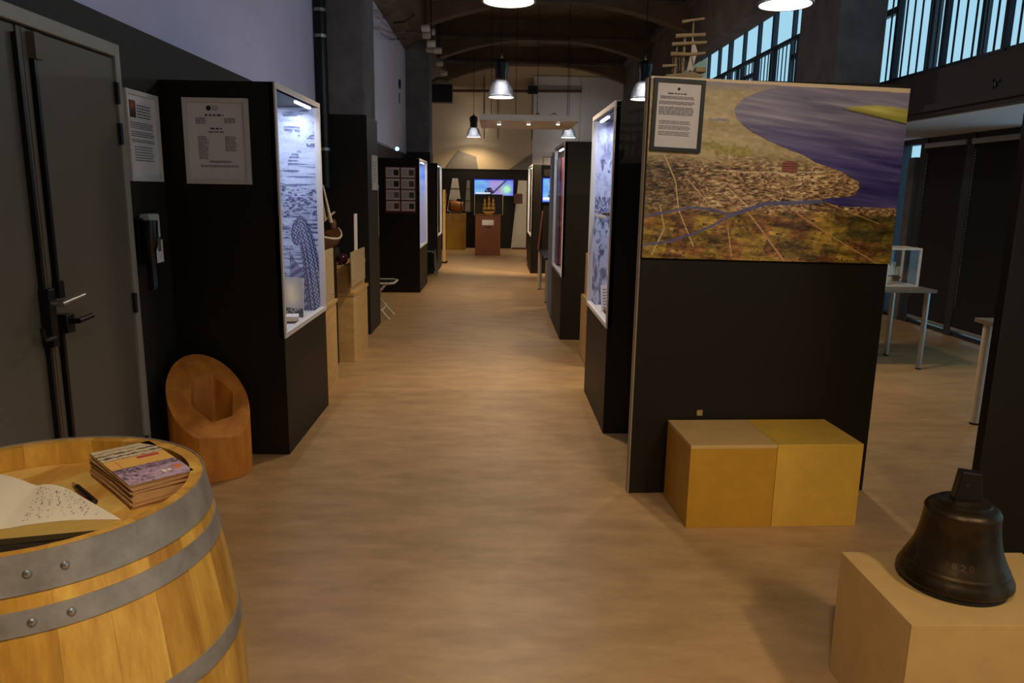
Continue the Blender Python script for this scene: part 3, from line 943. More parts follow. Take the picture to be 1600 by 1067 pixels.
obj('hull', MB().poly([sp(1040, 116), sp(1046, 128), sp(1085, 129), sp(1100, 118), sp(1086, 112), sp(1062, 114)], (0, .05, 0)), 'driftwood', sh, bevel=.006)
for (a, b, c, d, r) in ((1066, 34, 1084, 31, .010), (1084, 31, 1101, 29, .008), (1056, 56, 1102, 54, .013), (1050, 69, 1104, 66, .012), (1048, 84, 1080, 85, .013), (1080, 85, 1102, 83, .011), (1035, 103, 1057, 102, .010)):
    obj('spar', MB().tube(sp(a, b), sp(c, d), r * .75, r * .6, 10), 'driftwood', sh, smooth=True)
for (a, b, c, d, r) in ((1084, 31, 1078, 120, .004), (1070, 58, 1066, 122, .006), (1058, 72, 1052, 124, .004), (1055, 122, 1056, 90, .004)):
    obj('mast', MB().tube(sp(a, b, .02), sp(c, d, .02), r, r, 8), 'driftwood', sh, smooth=True)
for pts in ([(1082, 57), (1090, 80), (1084, 102), (1080, 84)], [(1079, 86), (1084, 110), (1073, 110)]):
    obj('sail', MB().poly([sp(*p) for p in pts], (0, .006, 0)), 'sail', sh)
for i in range(6):
    obj('rigging', MB().tube(sp(1052 + i * 3, 86, .01), sp(1050 + i * 4, 112, .01), .0012, .0012, 5), 'driftwood', sh)
obj('stern_block', B(*(lambda a, b: (a.x, b.x, 3.83, 3.9, b.z, a.z))(sp(1087, 105), sp(1103, 113))), 'driftwood', sh, bevel=.003)

# bench: two cubes in front of the partition
bo = V((.945, 3.378, 0))
for (a, b, m_, lab) in ((0, .425, 'mdf2', 'left of the two yellow wooden cubes standing before the painting'), (.427, .855, 'mdf', 'right of the two yellow wooden cubes standing before the painting')):
    F = (bo, PR, ZR, PN)
    cu = thing('wooden_cube', bo + PR * (a + b) / 2 - PN * .2, lab, 'cube seat', 'yellow cube seats')
    th = .018
    D = -.405
    for nm, args in (('front_board', (a, b, 0, .405, -th, 0)), ('back_board', (a, b, 0, .405, D, D + th)),
                     ('side_board', (a, a + th, 0, .405, D + th, -th)), ('side_board', (b - th, b, 0, .405, D + th, -th)), ('top_board', (a, b, .405, .423, D, 0))):
        obj(nm, MB().slab(F, *args), ('mdfpale' if a == 0 else 'mdf') if nm == 'top_board' else m_, cu, bevel=.0015)

# ------------------------------------------------------------------ log stool
cx_, cy_, r_ = -1.6, 4.085, .215
N1 = 64
cut = lambda x, y: .437 - .62 * (x - cx_) + .74 * (y - cy_)
mbl = MB()
ring_o, ring_h = [], []
for i in range(N1):
    t_ = 2 * math.pi * i / N1
    rr = r_ * (1 + .012 * math.sin(3 * t_ + 1))
    x, y = cx_ + rr * math.cos(t_), cy_ + rr * math.sin(t_)
    da_ = (t_ + 1.0 + math.pi) % (2 * math.pi) - math.pi
    if abs(da_) < .5:          # planed flat facet at the front
        rr = r_ * math.cos(.5) / math.cos(da_)
        x, y = cx_ + rr * math.cos(t_), cy_ + rr * math.sin(t_)
    ring_o.append((x, y))
    s6 = math.pi / 3
    ph = (t_ + .25) % s6 - s6 / 2
    rh = .122 * math.cos(s6 / 2) / math.cos(ph)
    ring_h.append((cx_ + .015 + rh * math.cos(t_), cy_ + .02 + rh * math.sin(t_)))
for lst, zf in ((ring_o, lambda x, y: 0), (ring_o, cut), (ring_h, lambda x, y: cut(x, y) - .012), (ring_h, lambda x, y: .03)):
    mbl.v += [(x, y, zf(x, y)) for x, y in lst]
for k in range(3):
    for i in range(N1):
        mbl.f.append((k * N1 + i, k * N1 + (i + 1) % N1, (k + 1) * N1 + (i + 1) % N1, (k + 1) * N1 + i))
mbl.f.append(tuple(3 * N1 + i for i in range(N1)))
mbl.f.append(tuple(N1 - 1 - i for i in range(N1)))
tag(obj('hollow_log', mbl, 'log', smooth=True, bevel=.003, sharp=14), 'slant-cut hollow orange wooden log with a six-sided bore, standing on the floor', 'wooden log')

# ------------------------------------------------------------------ wine barrel
bx, by, bz = -.92, 1.43, 1.0
prof_pts = [(0, .315), (.1, .337), (.25, .365), (.38, .379), (.5, .383), (.62, .379), (.75, .365), (.9, .337), (1.0, .316)]


def brad(z):
    return float(np.interp(z, [p[0] for p in prof_pts], [p[1] for p in prof_pts]))


br = thing('wine_barrel', (bx, by, 0), 'upright oak wine barrel with grey metal hoops in the near left corner', 'barrel')
NS = 26
zs = [0, .05, .12, .2, .3, .4, .5, .6, .7, .8, .88, .95, 1.0]
for s_ in range(NS):
    wv = 2 * math.pi / NS
    a0 = s_ * wv + .0002 / .35
    a1 = (s_ + 1) * wv - .0002 / .35
    mbs = MB()
    vs, fs = [], []
    na = 5
    for ri in (0, 1):
        for z in zs:
            for k in range(na):
                a = a0 + (a1 - a0) * k / (na - 1)
                r = brad(z) - (.026 if ri else 0) - (.0006 if (k in (0, na - 1) and not ri) else 0)
                vs.append((bx + r * math.cos(a), by + r * math.sin(a), z))
    nz = len(zs)
    idx = lambda ri, j, k: ri * nz * na + j * na + k
    for j in range(nz - 1):
        for k in range(na - 1):
            fs.append((idx(0, j, k), idx(0, j, k + 1), idx(0, j + 1, k + 1), idx(0, j + 1, k)))
            fs.append((idx(1, j, k + 1), idx(1, j, k), idx(1, j + 1, k), idx(1, j + 1, k + 1)))
    for k in range(na - 1):
        fs.append((idx(0, nz - 1, k), idx(0, nz - 1, k + 1), idx(1, nz - 1, k + 1), idx(1, nz - 1, k)))
        fs.append((idx(0, 0, k + 1), idx(0, 0, k), idx(1, 0, k), idx(1, 0, k + 1)))
    mbs.add(vs, fs)
    obj('stave', mbs, 'oak' if (s_ * 7) % 3 else 'oakdark', br, smooth=True)
# head boards
hz = .945
ang = math.radians(62)
hd, hn = V((math.cos(ang), math.sin(ang), 0)), V((-math.sin(ang), math.cos(ang), 0))
RH = .299
edges = np.linspace(-RH, RH, 8)
for i in range(7):
    a, b = edges[i] + .0006, edges[i + 1] - .0006
    top = []
    m_ = 8
    ss = np.linspace(a, b, m_)
    up = [(s__, math.sqrt(max(0, RH ** 2 - s__ ** 2))) for s__ in ss]
    pts = [V((bx, by, hz - .02)) + hn * s__ + hd * l for s__, l in up] + [V((bx, by, hz - .02)) + hn * s__ - hd * l for s__, l in reversed(up)]
    obj('head_board', MB().poly(pts, (0, 0, .02 - .0008 * (i % 2))), 'oaktop' if i % 2 else 'oaktop2', br)
# hoops
for (za, zb) in ((.938, 1.003), (.872, .912), (.66, .70), (.30, .34), (.088, .128), (0.0, .06)):
    pr_ = []
    for z in np.linspace(za, zb, 5):
        pr_.append((brad(min(z, 1)) + .003, z))
    pr_ = pr_ + [(r - .0035, z) for r, z in reversed(pr_)]
    pr_.append(pr_[0])
    hp = obj('hoop', MB().lathe(pr_, (bx, by, 0), 96), 'galv', br, smooth=True)
    if za > .8:
        zc = (za + zb) / 2
        for (px, py) in ([(41, 899), (102, 884)] if za > .9 else [(51, 973), (112, 958)]):
            d = cF + cR * ((px - 800) / FPX) - cU * ((py - 533.5) / FPX)
            best = None
            for k in range(720):
                a = 2 * math.pi * k / 720
                p = V((bx + (brad(zc) + .003) * math.cos(a), by + (brad(zc) + .003) * math.sin(a), zc))
                w_ = p - V((0, 0, CH))
                px2 = 800 + FPX * w_.dot(cR) / w_.dot(cF)
                if math.sin(a) < -.2 and (best is None or abs(px2 - px) < best[0]):
                    best = (abs(px2 - px), p, a)
            p, a = best[1], best[2]
            nrm = V((math.cos(a), math.sin(a), 0))
            mbr = MB()
            for (r0, r1, h0, h1) in ((.0075, .007, 0, .002), (.007, .005, .002, .0045), (.005, .001, .0045, .006)):
                mbr.tube(p + nrm * h0, p + nrm * h1, r0, r1, 14)
            obj('rivet', mbr, 'steel', hp, smooth=True)

# guest book ------------------------------------------------------------------
gb = thing('guest_book', (-.93, 1.4, hz), 'open guest book with handwriting lying on the barrel head', 'book')
FRc, BRc, BMc, FMc, BLc, FLc = V((-.715, 1.362, 0)), V((-.888, 1.503, 0)), V((-.975, 1.528, 0)), V((-.915, 1.312, 0)), V((-1.14, 1.60, 0)), V((-1.11, 1.262, 0))
cen = (FRc + BMc + FLc) / 3
cov = [FRc + V((.002, -.02, 0)), BRc + V((.008, .004, 0)), BMc + V((0, .004, 0)), BLc, FLc, FMc + V((0, -.03, 0))]
obj('cover', MB().poly([p + V((0, 0, hz)) for p in cov], (0, 0, .004)), 'cover', gb)


def leafblock(A, Bq, Cq, Dq, z0, hA, hB, hC, hD, n=10):
    """page block: A front-outer, Bq back-outer, Cq back-gutter, Dq front-gutter; top bulges towards the gutter"""
    mbx = MB()
    for i in range(n + 1):
        s__ = i / n
        f, b = A.lerp(Dq, s__), Bq.lerp(Cq, s__)
        bul = .007 * math.sin(math.pi * min(1, s__ * 1.0)) * (1 if s__ < .9 else .5)
        for p, h in ((f, hA + (hD - hA) * s__ + bul), (b, hB + (hC - hB) * s__ + bul)):
            mbx.v.append((p.x, p.y, z0))
            mbx.v.append((p.x, p.y, z0 + h))
    side, top = [], []
    for i in range(n):
        k = i * 4
        top.append((k + 1, k + 5, k + 7, k + 3))
        side += [(k, k + 4, k + 5, k + 1), (k + 2, k + 3, k + 7, k + 6), (k, k + 2, k + 6, k + 4)]
    e = n * 4
    side += [(0, 1, 3, 2), (e, e + 2, e + 3, e + 1)]
    return mbx, side, top


for (A, Bq, Cq, Dq) in ((FRc, BRc, BMc, FMc), (FLc, BLc, BMc, FMc)):
    mbx, side, top = leafblock(A, Bq, Cq, Dq, hz + .004, .017, .017, .017, .019)
    m1 = MB(); m1.v, m1.f = list(mbx.v), side
    blk = obj('page_block', m1, 'pageedge', gb)
    m2 = MB(); m2.v, m2.f = [(a, b, c + .0004) for a, b, c in mbx.v], top
    leaf = obj('open_page', m2, 'page', blk, smooth=True)
    if A is FRc:
        # handwriting
        tx = MB()
        for li in range(7):
            s__ = .14 + li * .11
            f, b = A.lerp(Dq, s__), Bq.lerp(Cq, s__)
            bul = .007 * math.sin(math.pi * s__)
            tcur = .12
            dirv = (f - b).normalized()
            nv = V((-dirv.y, dirv.x, 0))
            L_ = (f - b).length
            d_ = .02 + random.uniform(0, .03)
            while d_ < L_ * random.uniform(.8, .95):
                ln_ = random.uniform(.004, .009)
                p0 = b + dirv * d_ + nv * random.uniform(-.004, .004)
                p1 = p0 + dirv * ln_ * .6 + nv * random.uniform(-.005, .005)
                z = hz + .004 + .0185 + bul + .0012
                wv = nv * .0005 + dirv * .0005
                tx.add([V((p0.x, p0.y, z)) - wv, V((p1.x, p1.y, z)) - wv, V((p1.x, p1.y, z)) + wv, V((p0.x, p0.y, z)) + wv], [(0, 1, 2, 3)])
                d_ += ln_ * random.choice([.5, .6, 1.6])
        obj('handwriting', tx, 'ink', leaf)['kind'] = 'stuff'
# dark folder under the book
tag(obj('folder', MB().poly([(-.735, 1.215, hz), (-.70, 1.32, hz), (-.9, 1.29, hz), (-1.06, 1.225, hz), (-1.0, 1.17, hz), (-.86, 1.155, hz)], (0, 0, .0035)), 'cover'), 'black folder on the barrel head in front of the open book', 'folder')

# pen
pa, pb = on('z', hz + .007, 114, 755), on('z', hz + .007, 148, 784)
pn = thing('pen', (pa + pb) / 2 - V((0, 0, .007)), 'black ballpoint pen with dark red clip lying on the barrel head', 'pen')
dpen = (pb - pa).normalized()
obj('pen_body', MB().tube(pa + dpen * .03, pb, .0065, .0065, 14), 'plastic', pn, smooth=True)
obj('pen_tip', MB().tube(pa, pa + dpen * .032, .0025, .006, 12), 'brass', pn, smooth=True)
obj('pen_clip', MB().slab((pa + dpen * .06 + V((0, 0, .0)), dpen, V((-dpen.y, dpen.x, 0)), ZR), 0, .05, -.010, -.005, -.004, .004), 'redplastic', pn)

# brochures ------------------------------------------------------------------
bc = V((-.780, 1.588, hz))
ba = math.atan2(-.192, .187)


def brochure_print(u, v):
    n = fbm(u * 14, v * 22, 91)
    fine = fbm(u * 30, v * 50, 95)
    c = np.stack([206 + 0 * u, 186 + 0 * u, 150 + 0 * u], -1)
    ink = np.where(v > .66, np.clip((np.sin(v * 75 + 4 * n) * .5 + fine - .45) * 1.4, 0, .85), 0)
    ink = np.where(v > .9, ink * .35, ink)
    yl = (v <= .66) & (v > .42)
    c = np.where(yl[..., None], np.array([222, 170, 84]) + ((fine - .5) * 14)[..., None], c)
    pu = v <= .42
    c = np.where(pu[..., None], np.array([182, 152, 176]) + ((n - .5) * 30)[..., None], c)
    ink = np.where(pu & (v > .30), np.clip((fine - .3) * 2.2, .1, .8), ink)
    ink = np.where(pu & (v <= .30), np.clip((fbm(u * 22, v * 34, 97) - .5) * 4 * (1 - u * .8), 0, .85), ink)
    c = c * (1 - ink[..., None]) + np.array([52, 38, 48]) * ink[..., None]
    red = (v > .585) & (v < .645) & (u > .52) & (u < .88)
    c = np.where(red[..., None], np.array([186, 70, 74]), c)
    org_ = ((u - .88) ** 2 / .006 + (v - .07 - .12) ** 2 / .002) < 1
    c = np.where(org_[..., None], np.array([216, 120, 70]), c)
    c = np.where(((v > .13) & (v < .18) & (((u > .60) & (u < .66)) | ((u > .70) & (u < .75))))[..., None], np.array([236, 226, 200]), c)
    c = np.where((yl & (np.abs(u - .17) < .006) & (v < .62))[..., None], np.array([170, 96, 56]), c)
    return c


NB = 16
hb = .0034
for i in range(NB):
    a = ba + random.uniform(-.025, .025) * (1 if i < NB - 1 else 1.2)
    Rv = V((math.cos(a), math.sin(a), 0))        # long axis, towards camera right
    Sv = V((-math.sin(a), math.cos(a), 0))       # short axis
    ce = bc + V((random.uniform(-.0025, .0025), random.uniform(-.0025, .0025), i * hb))
    bo_ = thing('brochure', ce, 'printed brochure in the neat stack beneath the top one on the barrel' if i < NB - 1 else 'topmost brochure of the stack, with town photos and a yellow band', 'brochure', 'brochures stacked on the barrel')
    F = (ce, Sv, -Rv, ZR)                          # u across, v up the page
    obj('leaves', MB().slab(F, -.064, .064, -.128, .128, 0, hb * .97), 'broedge', bo_)
    if i == NB - 1:
        print_sheet('printed_cover', (ce - Sv * .065 + Rv * .130 + ZR * hb, Sv, -Rv, ZR), .130, .260, 66, 110, brochure_print, 'print', bo_, off=.0006)

# ------------------------------------------------------------------ bell on its plinth
pl = thing('bell_plinth', (1.47, 2.07, 0), 'pale wooden box plinth carrying the bronze bell', 'plinth')
th = .018
pz = .437
for nm, a in (('front_board', (1.167, 1.777, 1.853, 1.853 + th, 0, pz - th)), ('back_board', (1.167, 1.777, 2.283 - th, 2.283, 0, pz - th)),
              ('side_board', (1.167, 1.167 + th, 1.853 + th, 2.283 - th, 0, pz - th)), ('side_board', (1.777 - th, 1.777, 1.853 + th, 2.283 - th, 0, pz - th)),
              ('top_board', (1.167, 1.777, 1.853, 2.283, pz - th, pz))):
    obj(nm, B(*a), 'mdfpale', pl, bevel=.0015)
bl = thing('ship_bell', (1.425, 2.09, pz), 'dark bronze bell with raised lettering resting on the wooden plinth', 'bell')
bcx, bcy = 1.425, 2.09
obj('base_ring', MB().lathe([(0, 0), (.146, 0), (.15, .012), (.146, .024), (0, .024)], (bcx, bcy, pz), 64), 'bellbase', bl, smooth=True)
prof = [(.135, .02), (.156, .021), (.161, .028), (.160, .038), (.152, .055), (.146, .066), (.1455, .07), (.1425, .073), (.141, .078), (.131, .098), (.121, .122), (.1135, .15), (.108, .18), (.1045, .21),
        (.103, .232), (.104, .236), (.103, .241), (.098, .250), (.088, .2575), (.078, .2595), (.0745, .262), (.073, .268), (.06, .272), (.04, .274), (0, .274)]
obj('bell_body', MB().lathe(prof, (bcx, bcy, pz), 96), 'bell', bl, smooth=True)
hg = obj('hanger_tang', MB().hexa([(bcx - .045, bcy - .022, pz + .265), (bcx + .04, bcy - .03, pz + .265), (bcx + .05, bcy + .012, pz + .265), (bcx - .035, bcy + .022, pz + .265),
                                   (bcx - .028, bcy - .018, pz + .367), (bcx + .03, bcy - .024, pz + .36), (bcx + .036, bcy + .01, pz + .36), (bcx - .022, bcy + .018, pz + .367)]), 'blackmetal', bl, bevel=.004)
obj('bolt_hole', MB().tube((bcx - .012, bcy - .0205, pz + .325), (bcx - .012, bcy - .0235, pz + .3252), .006, .006, 12), 'bellbase', hg)


def bell_letters(txt, z, size, a0, da):
    for i, ch in enumerate(txt):
        if ch == ' ':
            continue
        cu = bpy.data.curves.new('raised_letter', 'FONT')
        cu.body = ch
        cu.size = size
        cu.extrude = .0012
        cu.bevel_depth = .0003
        cu.align_x = 'CENTER'
        tmp = bpy.data.objects.new('tmp_letter', cu)
        COL.objects.link(tmp)
        dg = bpy.context.evaluated_depsgraph_get()
        me = bpy.data.meshes.new_from_object(tmp.evaluated_get(dg))
        bpy.data.objects.remove(tmp)
        a = a0 + i * da
        rz = float(np.interp(z, [p[1] for p in prof][3:], [p[0] for p in prof][3:]))
        rz2 = float(np.interp(z + size * .7, [p[1] for p in prof][3:], [p[0] for p in prof][3:]))
        nrm = V((math.cos(a), math.sin(a), 0))
        tan = V((-math.sin(a), math.cos(a), 0))
        upv = (nrm * (rz2 - rz) + ZR * (size * .7)).normalized()
        out = tan.cross(upv)
        mb = MB()
        base = V((bcx, bcy, pz + z)) + nrm * rz
        mb.v = [tuple(base + tan * p.co.x + upv * p.co.y + out * (p.co.z + .0004)) for p in me.vertices]
        mb.f = [tuple(p.vertices) for p in me.polygons]
        obj('raised_letter', mb, 'bellworn', bl)


bell_letters('1820', .098, .026, math.radians(-134), .17)

# ------------------------------------------------------------------ dark partition at right edge
t = thing('dark_partition', (2.5, 3.03, 0), 'dark brown partition panel standing behind the bell', 'partition')
obj('panel_face', B(2.10, 2.95, 3.0, 3.05, 0, 2.16), 'case', t, bevel=.002)
obj('side_edge', B(2.094, 2.10, 3.0, 3.05, 0, 2.16), 'dark', t)
obj('return_panel', B(2.93, 2.98, 3.05, 3.6, 0, 2.16), 'case', t)


# ------------------------------------------------------------------ tables on the right
def table(label, x0, x1, y0, y1, h, legm, topm, legs, rl):
    t = thing('table', ((x0 + x1) / 2, (y0 + y1) / 2, 0), label, 'table')
    obj('table_top', B(x0, x1, y0, y1, h - .03, h), topm, t, bevel=.003)
    for (lx, ly) in legs:
        lg = obj('leg', MB().tube((lx, ly, .012), (lx, ly, h - .03), rl, rl, 16), legm, t, smooth=True)
        obj('foot_cap', MB().tube((lx, ly, 0), (lx, ly, .014), rl * 1.05, rl * 1.05, 16), 'plastic', lg)
    return t


table('table with a grey top and slim grey legs carrying the small glass vitrine', 2.75, 4.08, 6.76, 7.5, .765, 'steel', 'tabletop', [(4.03, 6.83), (4.03, 7.43), (2.8, 6.83), (2.8, 7.43)], .025)
table('table with round white legs beside the dark partition', 3.43, 4.5, 4.9, 5.2, .765, 'whiteleg', 'tabletop', [(3.475, 5.11), (4.44, 5.11), (3.52, 4.95), (4.44, 4.95)], .03)
t = thing('table_vitrine', (3.87, 7.1, .765), 'small glass vitrine with white edges on the slim-legged table', 'vitrine')
vx0, vx1, vy0, vy1, vz0, vz1 = 3.70, 4.02, 6.98, 7.3, .765, 1.13
obj('base_tray', B(vx0, vx1, vy0, vy1, vz0, vz0 + .015), 'whiteframe', t)
for (a, b) in ((vx0, vy0), (vx1 - .018, vy0), (vx0, vy1 - .018), (vx1 - .018, vy1 - .018)):
    obj('corner_post', B(a, a + .018, b, b + .018, vz0 + .015, vz1 - .018), 'whiteframe', t)
for (a, b, c, d) in ((vx0, vx1, vy0, vy0 + .018), (vx0, vx1, vy1 - .018, vy1), (vx0, vx0 + .018, vy0 + .018, vy1 - .018), (vx1 - .018, vx1, vy0 + .018, vy1 - .018)):
    obj('top_rail', B(a, b, c, d, vz1 - .018, vz1), 'whiteframe', t)
obj('glass_pane', B(vx0 + .018, vx1 - .018, vy0 + .006, vy0 + .01, vz0 + .015, vz1 - .018), 'glass', t)
obj('glass_pane', B(vx1 - .01, vx1 - .006, vy0 + .018, vy1 - .018, vz0 + .015, vz1 - .018), 'glass', t)
obj('glass_top', B(vx0 + .018, vx1 - .018, vy0 + .018, vy1 - .018, vz1 - .01, vz1 - .006), 'glass', t)
t = thing('vitrine_ship', (3.84, 7.15, .78), 'tiny dark model ship inside the small table vitrine', 'model ship')
obj('hull', MB().poly([(3.76, 7.13, .84), (3.78, 7.13, .81), (3.9, 7.13, .81), (3.93, 7.13, .845)], (0, .04, 0)), 'darkwood', t)
obj('stand', B(3.83, 3.86, 7.13, 7.17, .78, .812), 'darkwood', t)
for x, h in ((3.80, .13), (3.845, .17), (3.89, .12)):
    obj('mast', MB().tube((x, 7.15, .84), (x, 7.15, .84 + h), .003, .002, 6), 'darkwood', t)
    obj('sail', B(x - .02, x + .02, 7.138, 7.14, .86, .84 + h * .85), 'sail', t)
tag(obj('small_card', MB().slab((V((3.735, 7.02, .781)), XR, V((0, .5, .86)), V((0, -.86, .5))), 0, .07, 0, .08, 0, .002), 'mdfpale'), 'little tan card inside the small table vitrine', 'card')

# ------------------------------------------------------------------ left side objects behind the first case
def ply_box(name, label, x0, x1, y0, y1, z0, z1, lid=True):
    t = thing(name, ((x0 + x1) / 2, (y0 + y1) / 2, z0), label, 'plinth')
    obj('body', B(x0, x1, y0, y1, z0, z1 - .03), 'ply', t, bevel=.002)
    obj('lid', B(x0 - .0, x1 + .012, y0 - .006, y1 + .006, z1 - .03, z1), 'ply', t, bevel=.002)
    return t


ply_box('plywood_plinth', 'tall pale plywood plinth directly behind the dragon prow case', -1.85, -1.318, 5.56, 6.2, 0, .70)
ply_box('plywood_plinth', 'lower pale plywood plinth with a second box on it, next to the black column foot', -1.85, -1.30, 6.86, 7.62, 0, .655)
ply_box('plywood_box', 'pale plywood box set on top of the lower plinth by the column', -1.85, -1.325, 6.87, 7.62, .655, .90)
for (y0, y1, z0, z1, lab, xx) in ((5.62, 6.17, .70, 1.12, 'metal text plate with corner screws standing on the tall plywood plinth', -1.335), (6.78, 7.48, .72, 1.03, 'metal text plate with corner screws on the upper plywood box', -1.305)):
    t = thing('text_plate', (xx, (y0 + y1) / 2, z0), lab, 'plate')
    obj('plate', B(xx, xx + .012, y0, y1, z0, z1), 'plaque', t, bevel=.002)
    for yy in (y0 + .06, y1 - .06):
        for zz in (z0 + .05, z1 - .06):
            obj('screw', MB().tube((xx + .012, yy, zz), (xx + .018, yy, zz), .012, .009, 10), 'steel', t)
# model sailing boat
sb = thing('sailing_boat_model', (-1.55, 6.45, 1.1), 'model sailing boat with tall mast and furled brown sail behind the dragon prow case', 'model boat')
hv = MB()
secs = []
for i in range(11):
    s__ = i / 10
    y = 6.05 + s__ * 1.1
    wd = .14 * math.sin(math.pi * min(1, .12 + s__ * .86)) ** .7
    sheer = 1.17 + .06 * (2 * s__ - 1) ** 2
    secs.append([(-1.5 - wd, y, sheer), (-1.5 - wd * .75, y, sheer - .07), (-1.5, y, sheer - .12), (-1.5 + wd * .75, y, sheer - .07), (-1.5 + wd, y, sheer)])
for s__ in secs:
    hv.v += s__
for i in range(10):
    for k in range(4):
        hv.f.append((i * 5 + k, i * 5 + k + 1, (i + 1) * 5 + k + 1, (i + 1) * 5 + k))
    hv.f.append((i * 5 + 4, i * 5, (i + 1) * 5, (i + 1) * 5 + 4))
hv.f += [(0, 1, 2, 3, 4), (54, 53, 52, 51, 50)]
obj('hull', hv, 'darkwood', sb, smooth=True)
obj('sheer_strip', MB().path([s__[4] for s__ in secs], .008, 8), 'sail', sb)
obj('mast', MB().tube((-1.5, 6.55, 1.16), (-1.53, 6.4, 2.05), .012, .007), 'driftwood', sb, smooth=True)
obj('boom', MB().tube((-1.5, 6.55, 1.3), (-1.48, 7.0, 1.38), .01), 'driftwood', sb)
obj('furled_sail', MB().tube((-1.49, 6.62, 1.33), (-1.51, 6.50, 1.72), .022, .010, 12), 'driftwood', sb, smooth=True)
obj('furled_jib', MB().tube((-1.46, 6.75, 1.30), (-1.49, 6.62, 1.62), .018, .006, 12), 'sail', sb, smooth=True)
obj('bundle', MB().lathe([(0, -.05), (.03, -.04), (.04, 0), (.03, .04), (0, .05)], (-1.46, 6.8, 1.28), 14), 'darkwood', sb, smooth=True)
for yy in (6.1, 7.1):
    obj('stay', MB().tube((-1.53, 6.4, 2.0), (-1.5, yy, 1.21), .0025, .0025, 5), 'blackmetal', sb)
obj('stand', B(-1.58, -1.42, 6.3, 6.9, .99, 1.07), 'dark', sb)
bs = obj('stand_leg', B(-1.56, -1.44, 6.35, 6.84, 0, .99), 'dark', sb)
obj('mast_fitting', MB().lathe([(0, 0), (.016, .005), (.02, .02), (.012, .04), (0, .045)], (-1.53, 6.4, 2.05), 12), 'steel', sb, smooth=True)
t = thing('glass_ball', (-1.42, 7.0, .90), 'round dark glass ball between the text plates on the upper box', 'ball')
obj('ball', MB().lathe([(.0005 + .055 * math.sin(math.pi * k / 12), .055 - .055 * math.cos(math.pi * k / 12)) for k in range(13)], (-1.42, 6.98, .90), 24), 'ballglass', t, smooth=True)
obj('ball_seat', MB().lathe([(.02, 0), (.035, 0), (.03, .012), (.02, .012), (.02, 0)], (-1.42, 6.98, .90), 20), 'darkwood', t)
tag(obj('white_card', MB().slab((V((-1.42, 7.6, .90)), V((.3, 1, 0)).normalized(), V((.02, -.05, 1)).normalized(), V((1, -.3, 0)).normalized()), 0, .06, 0, .45, 0, .008), 'paper'), 'tall narrow white card leaning at the black column foot', 'card')
# pipe beside the column
pp = thing('wall_pipe', (X0 + .06, 8.15, 2.4), 'black vertical pipe with silver clips beside the first concrete column', 'pipe')
obj('pipe', MB().tube((X0 + .07, 8.16, 1.6), (X0 + .07, 8.16, 4.5), .062, .062, 20), 'blackmetal', pp, smooth=True)
for z in (1.98, 3.35, 3.1):
    obj('pipe_clip', MB().tube((X0 + .07, 8.16, z), (X0 + .07, 8.16, z + .03), .068, .068, 20), 'steel', pp)

# folding chair by the column
fc = thing('folding_chair', (-1.5, 9.35, 0), 'folding chair with white tube legs half hidden by the black column foot', 'chair')
obj('seat', B(-1.72, -1.27, 9.2, 9.62, .43, .46), 'plastic', fc, bevel=.012)
obj('seat_rim', MB().path([(-1.72, 9.19, .455), (-1.30, 9.19, .455), (-1.245, 9.26, .455), (-1.245, 9.56, .455), (-1.30, 9.63, .455), (-1.72, 9.63, .455)], .014, 8), 'whiteleg', fc, smooth=True)
for yy in (9.21, 9.61):
    obj('leg', MB().tube((-1.68, yy, .44), (-1.30, yy, .0), .012, .012, 10), 'whiteleg', fc, smooth=True)
    obj('leg', MB().tube((-1.36, yy, .43), (-1.74, yy, .0), .012, .012, 10), 'whiteleg', fc, smooth=True)
obj('stretcher', MB().tube((-1.40, 9.21, .116), (-1.40, 9.61, .116), .01), 'whiteleg', fc)
obj('backrest', B(-1.80, -1.77, 9.2, 9.62, .62, .84), 'plastic', fc, bevel=.01)
for yy in (9.21, 9.61):
    obj('back_post', MB().tube((-1.68, yy, .44), (-1.80, yy, .84), .012), 'whiteleg', fc)
# step stool by the far case
st = thing('step_stool', (-1.22, 14.2, 0), 'small folding step stool with grey frame in front of the far left case', 'step stool')
for yy in (14.1, 14.45):
    obj('frame_tube', MB().path([(-1.42, yy, 0), (-1.36, yy, .46), (-1.16, yy, .46), (-1.10, yy, 0)], .014, 8), 'steel', st, smooth=True)
obj('tread', B(-1.38, -1.13, 14.09, 14.46, .45, .48), 'plastic', st, bevel=.008)
obj('lower_tread', B(-1.33, -1.12, 14.11, 14.44, .22, .245), 'plastic', st, bevel=.006)
obj('side_cloth', B(-1.34, -1.14, 14.085, 14.092, .04, .42), 'plastic', st)
# light on top of the second left case
t = thing('clip_spotlight', (-1.52, 11.9, 2.06), 'tiny spotlight with a blue glow on top of the second left display case', 'spotlight')
obj('stem', MB().tube((-1.52, 11.9, 2.06), (-1.52, 11.9, 2.16), .01), 'blackmetal', t)
obj('lamp_head', MB().tube((-1.52, 11.95, 2.18), (-1.52, 11.87, 2.2), .03, .035, 14), 'steel', t)
obj('lamp_face', MB().tube((-1.52, 11.87, 2.2), (-1.52, 11.862, 2.202), .028, .028, 14), 'bluepoint', t)

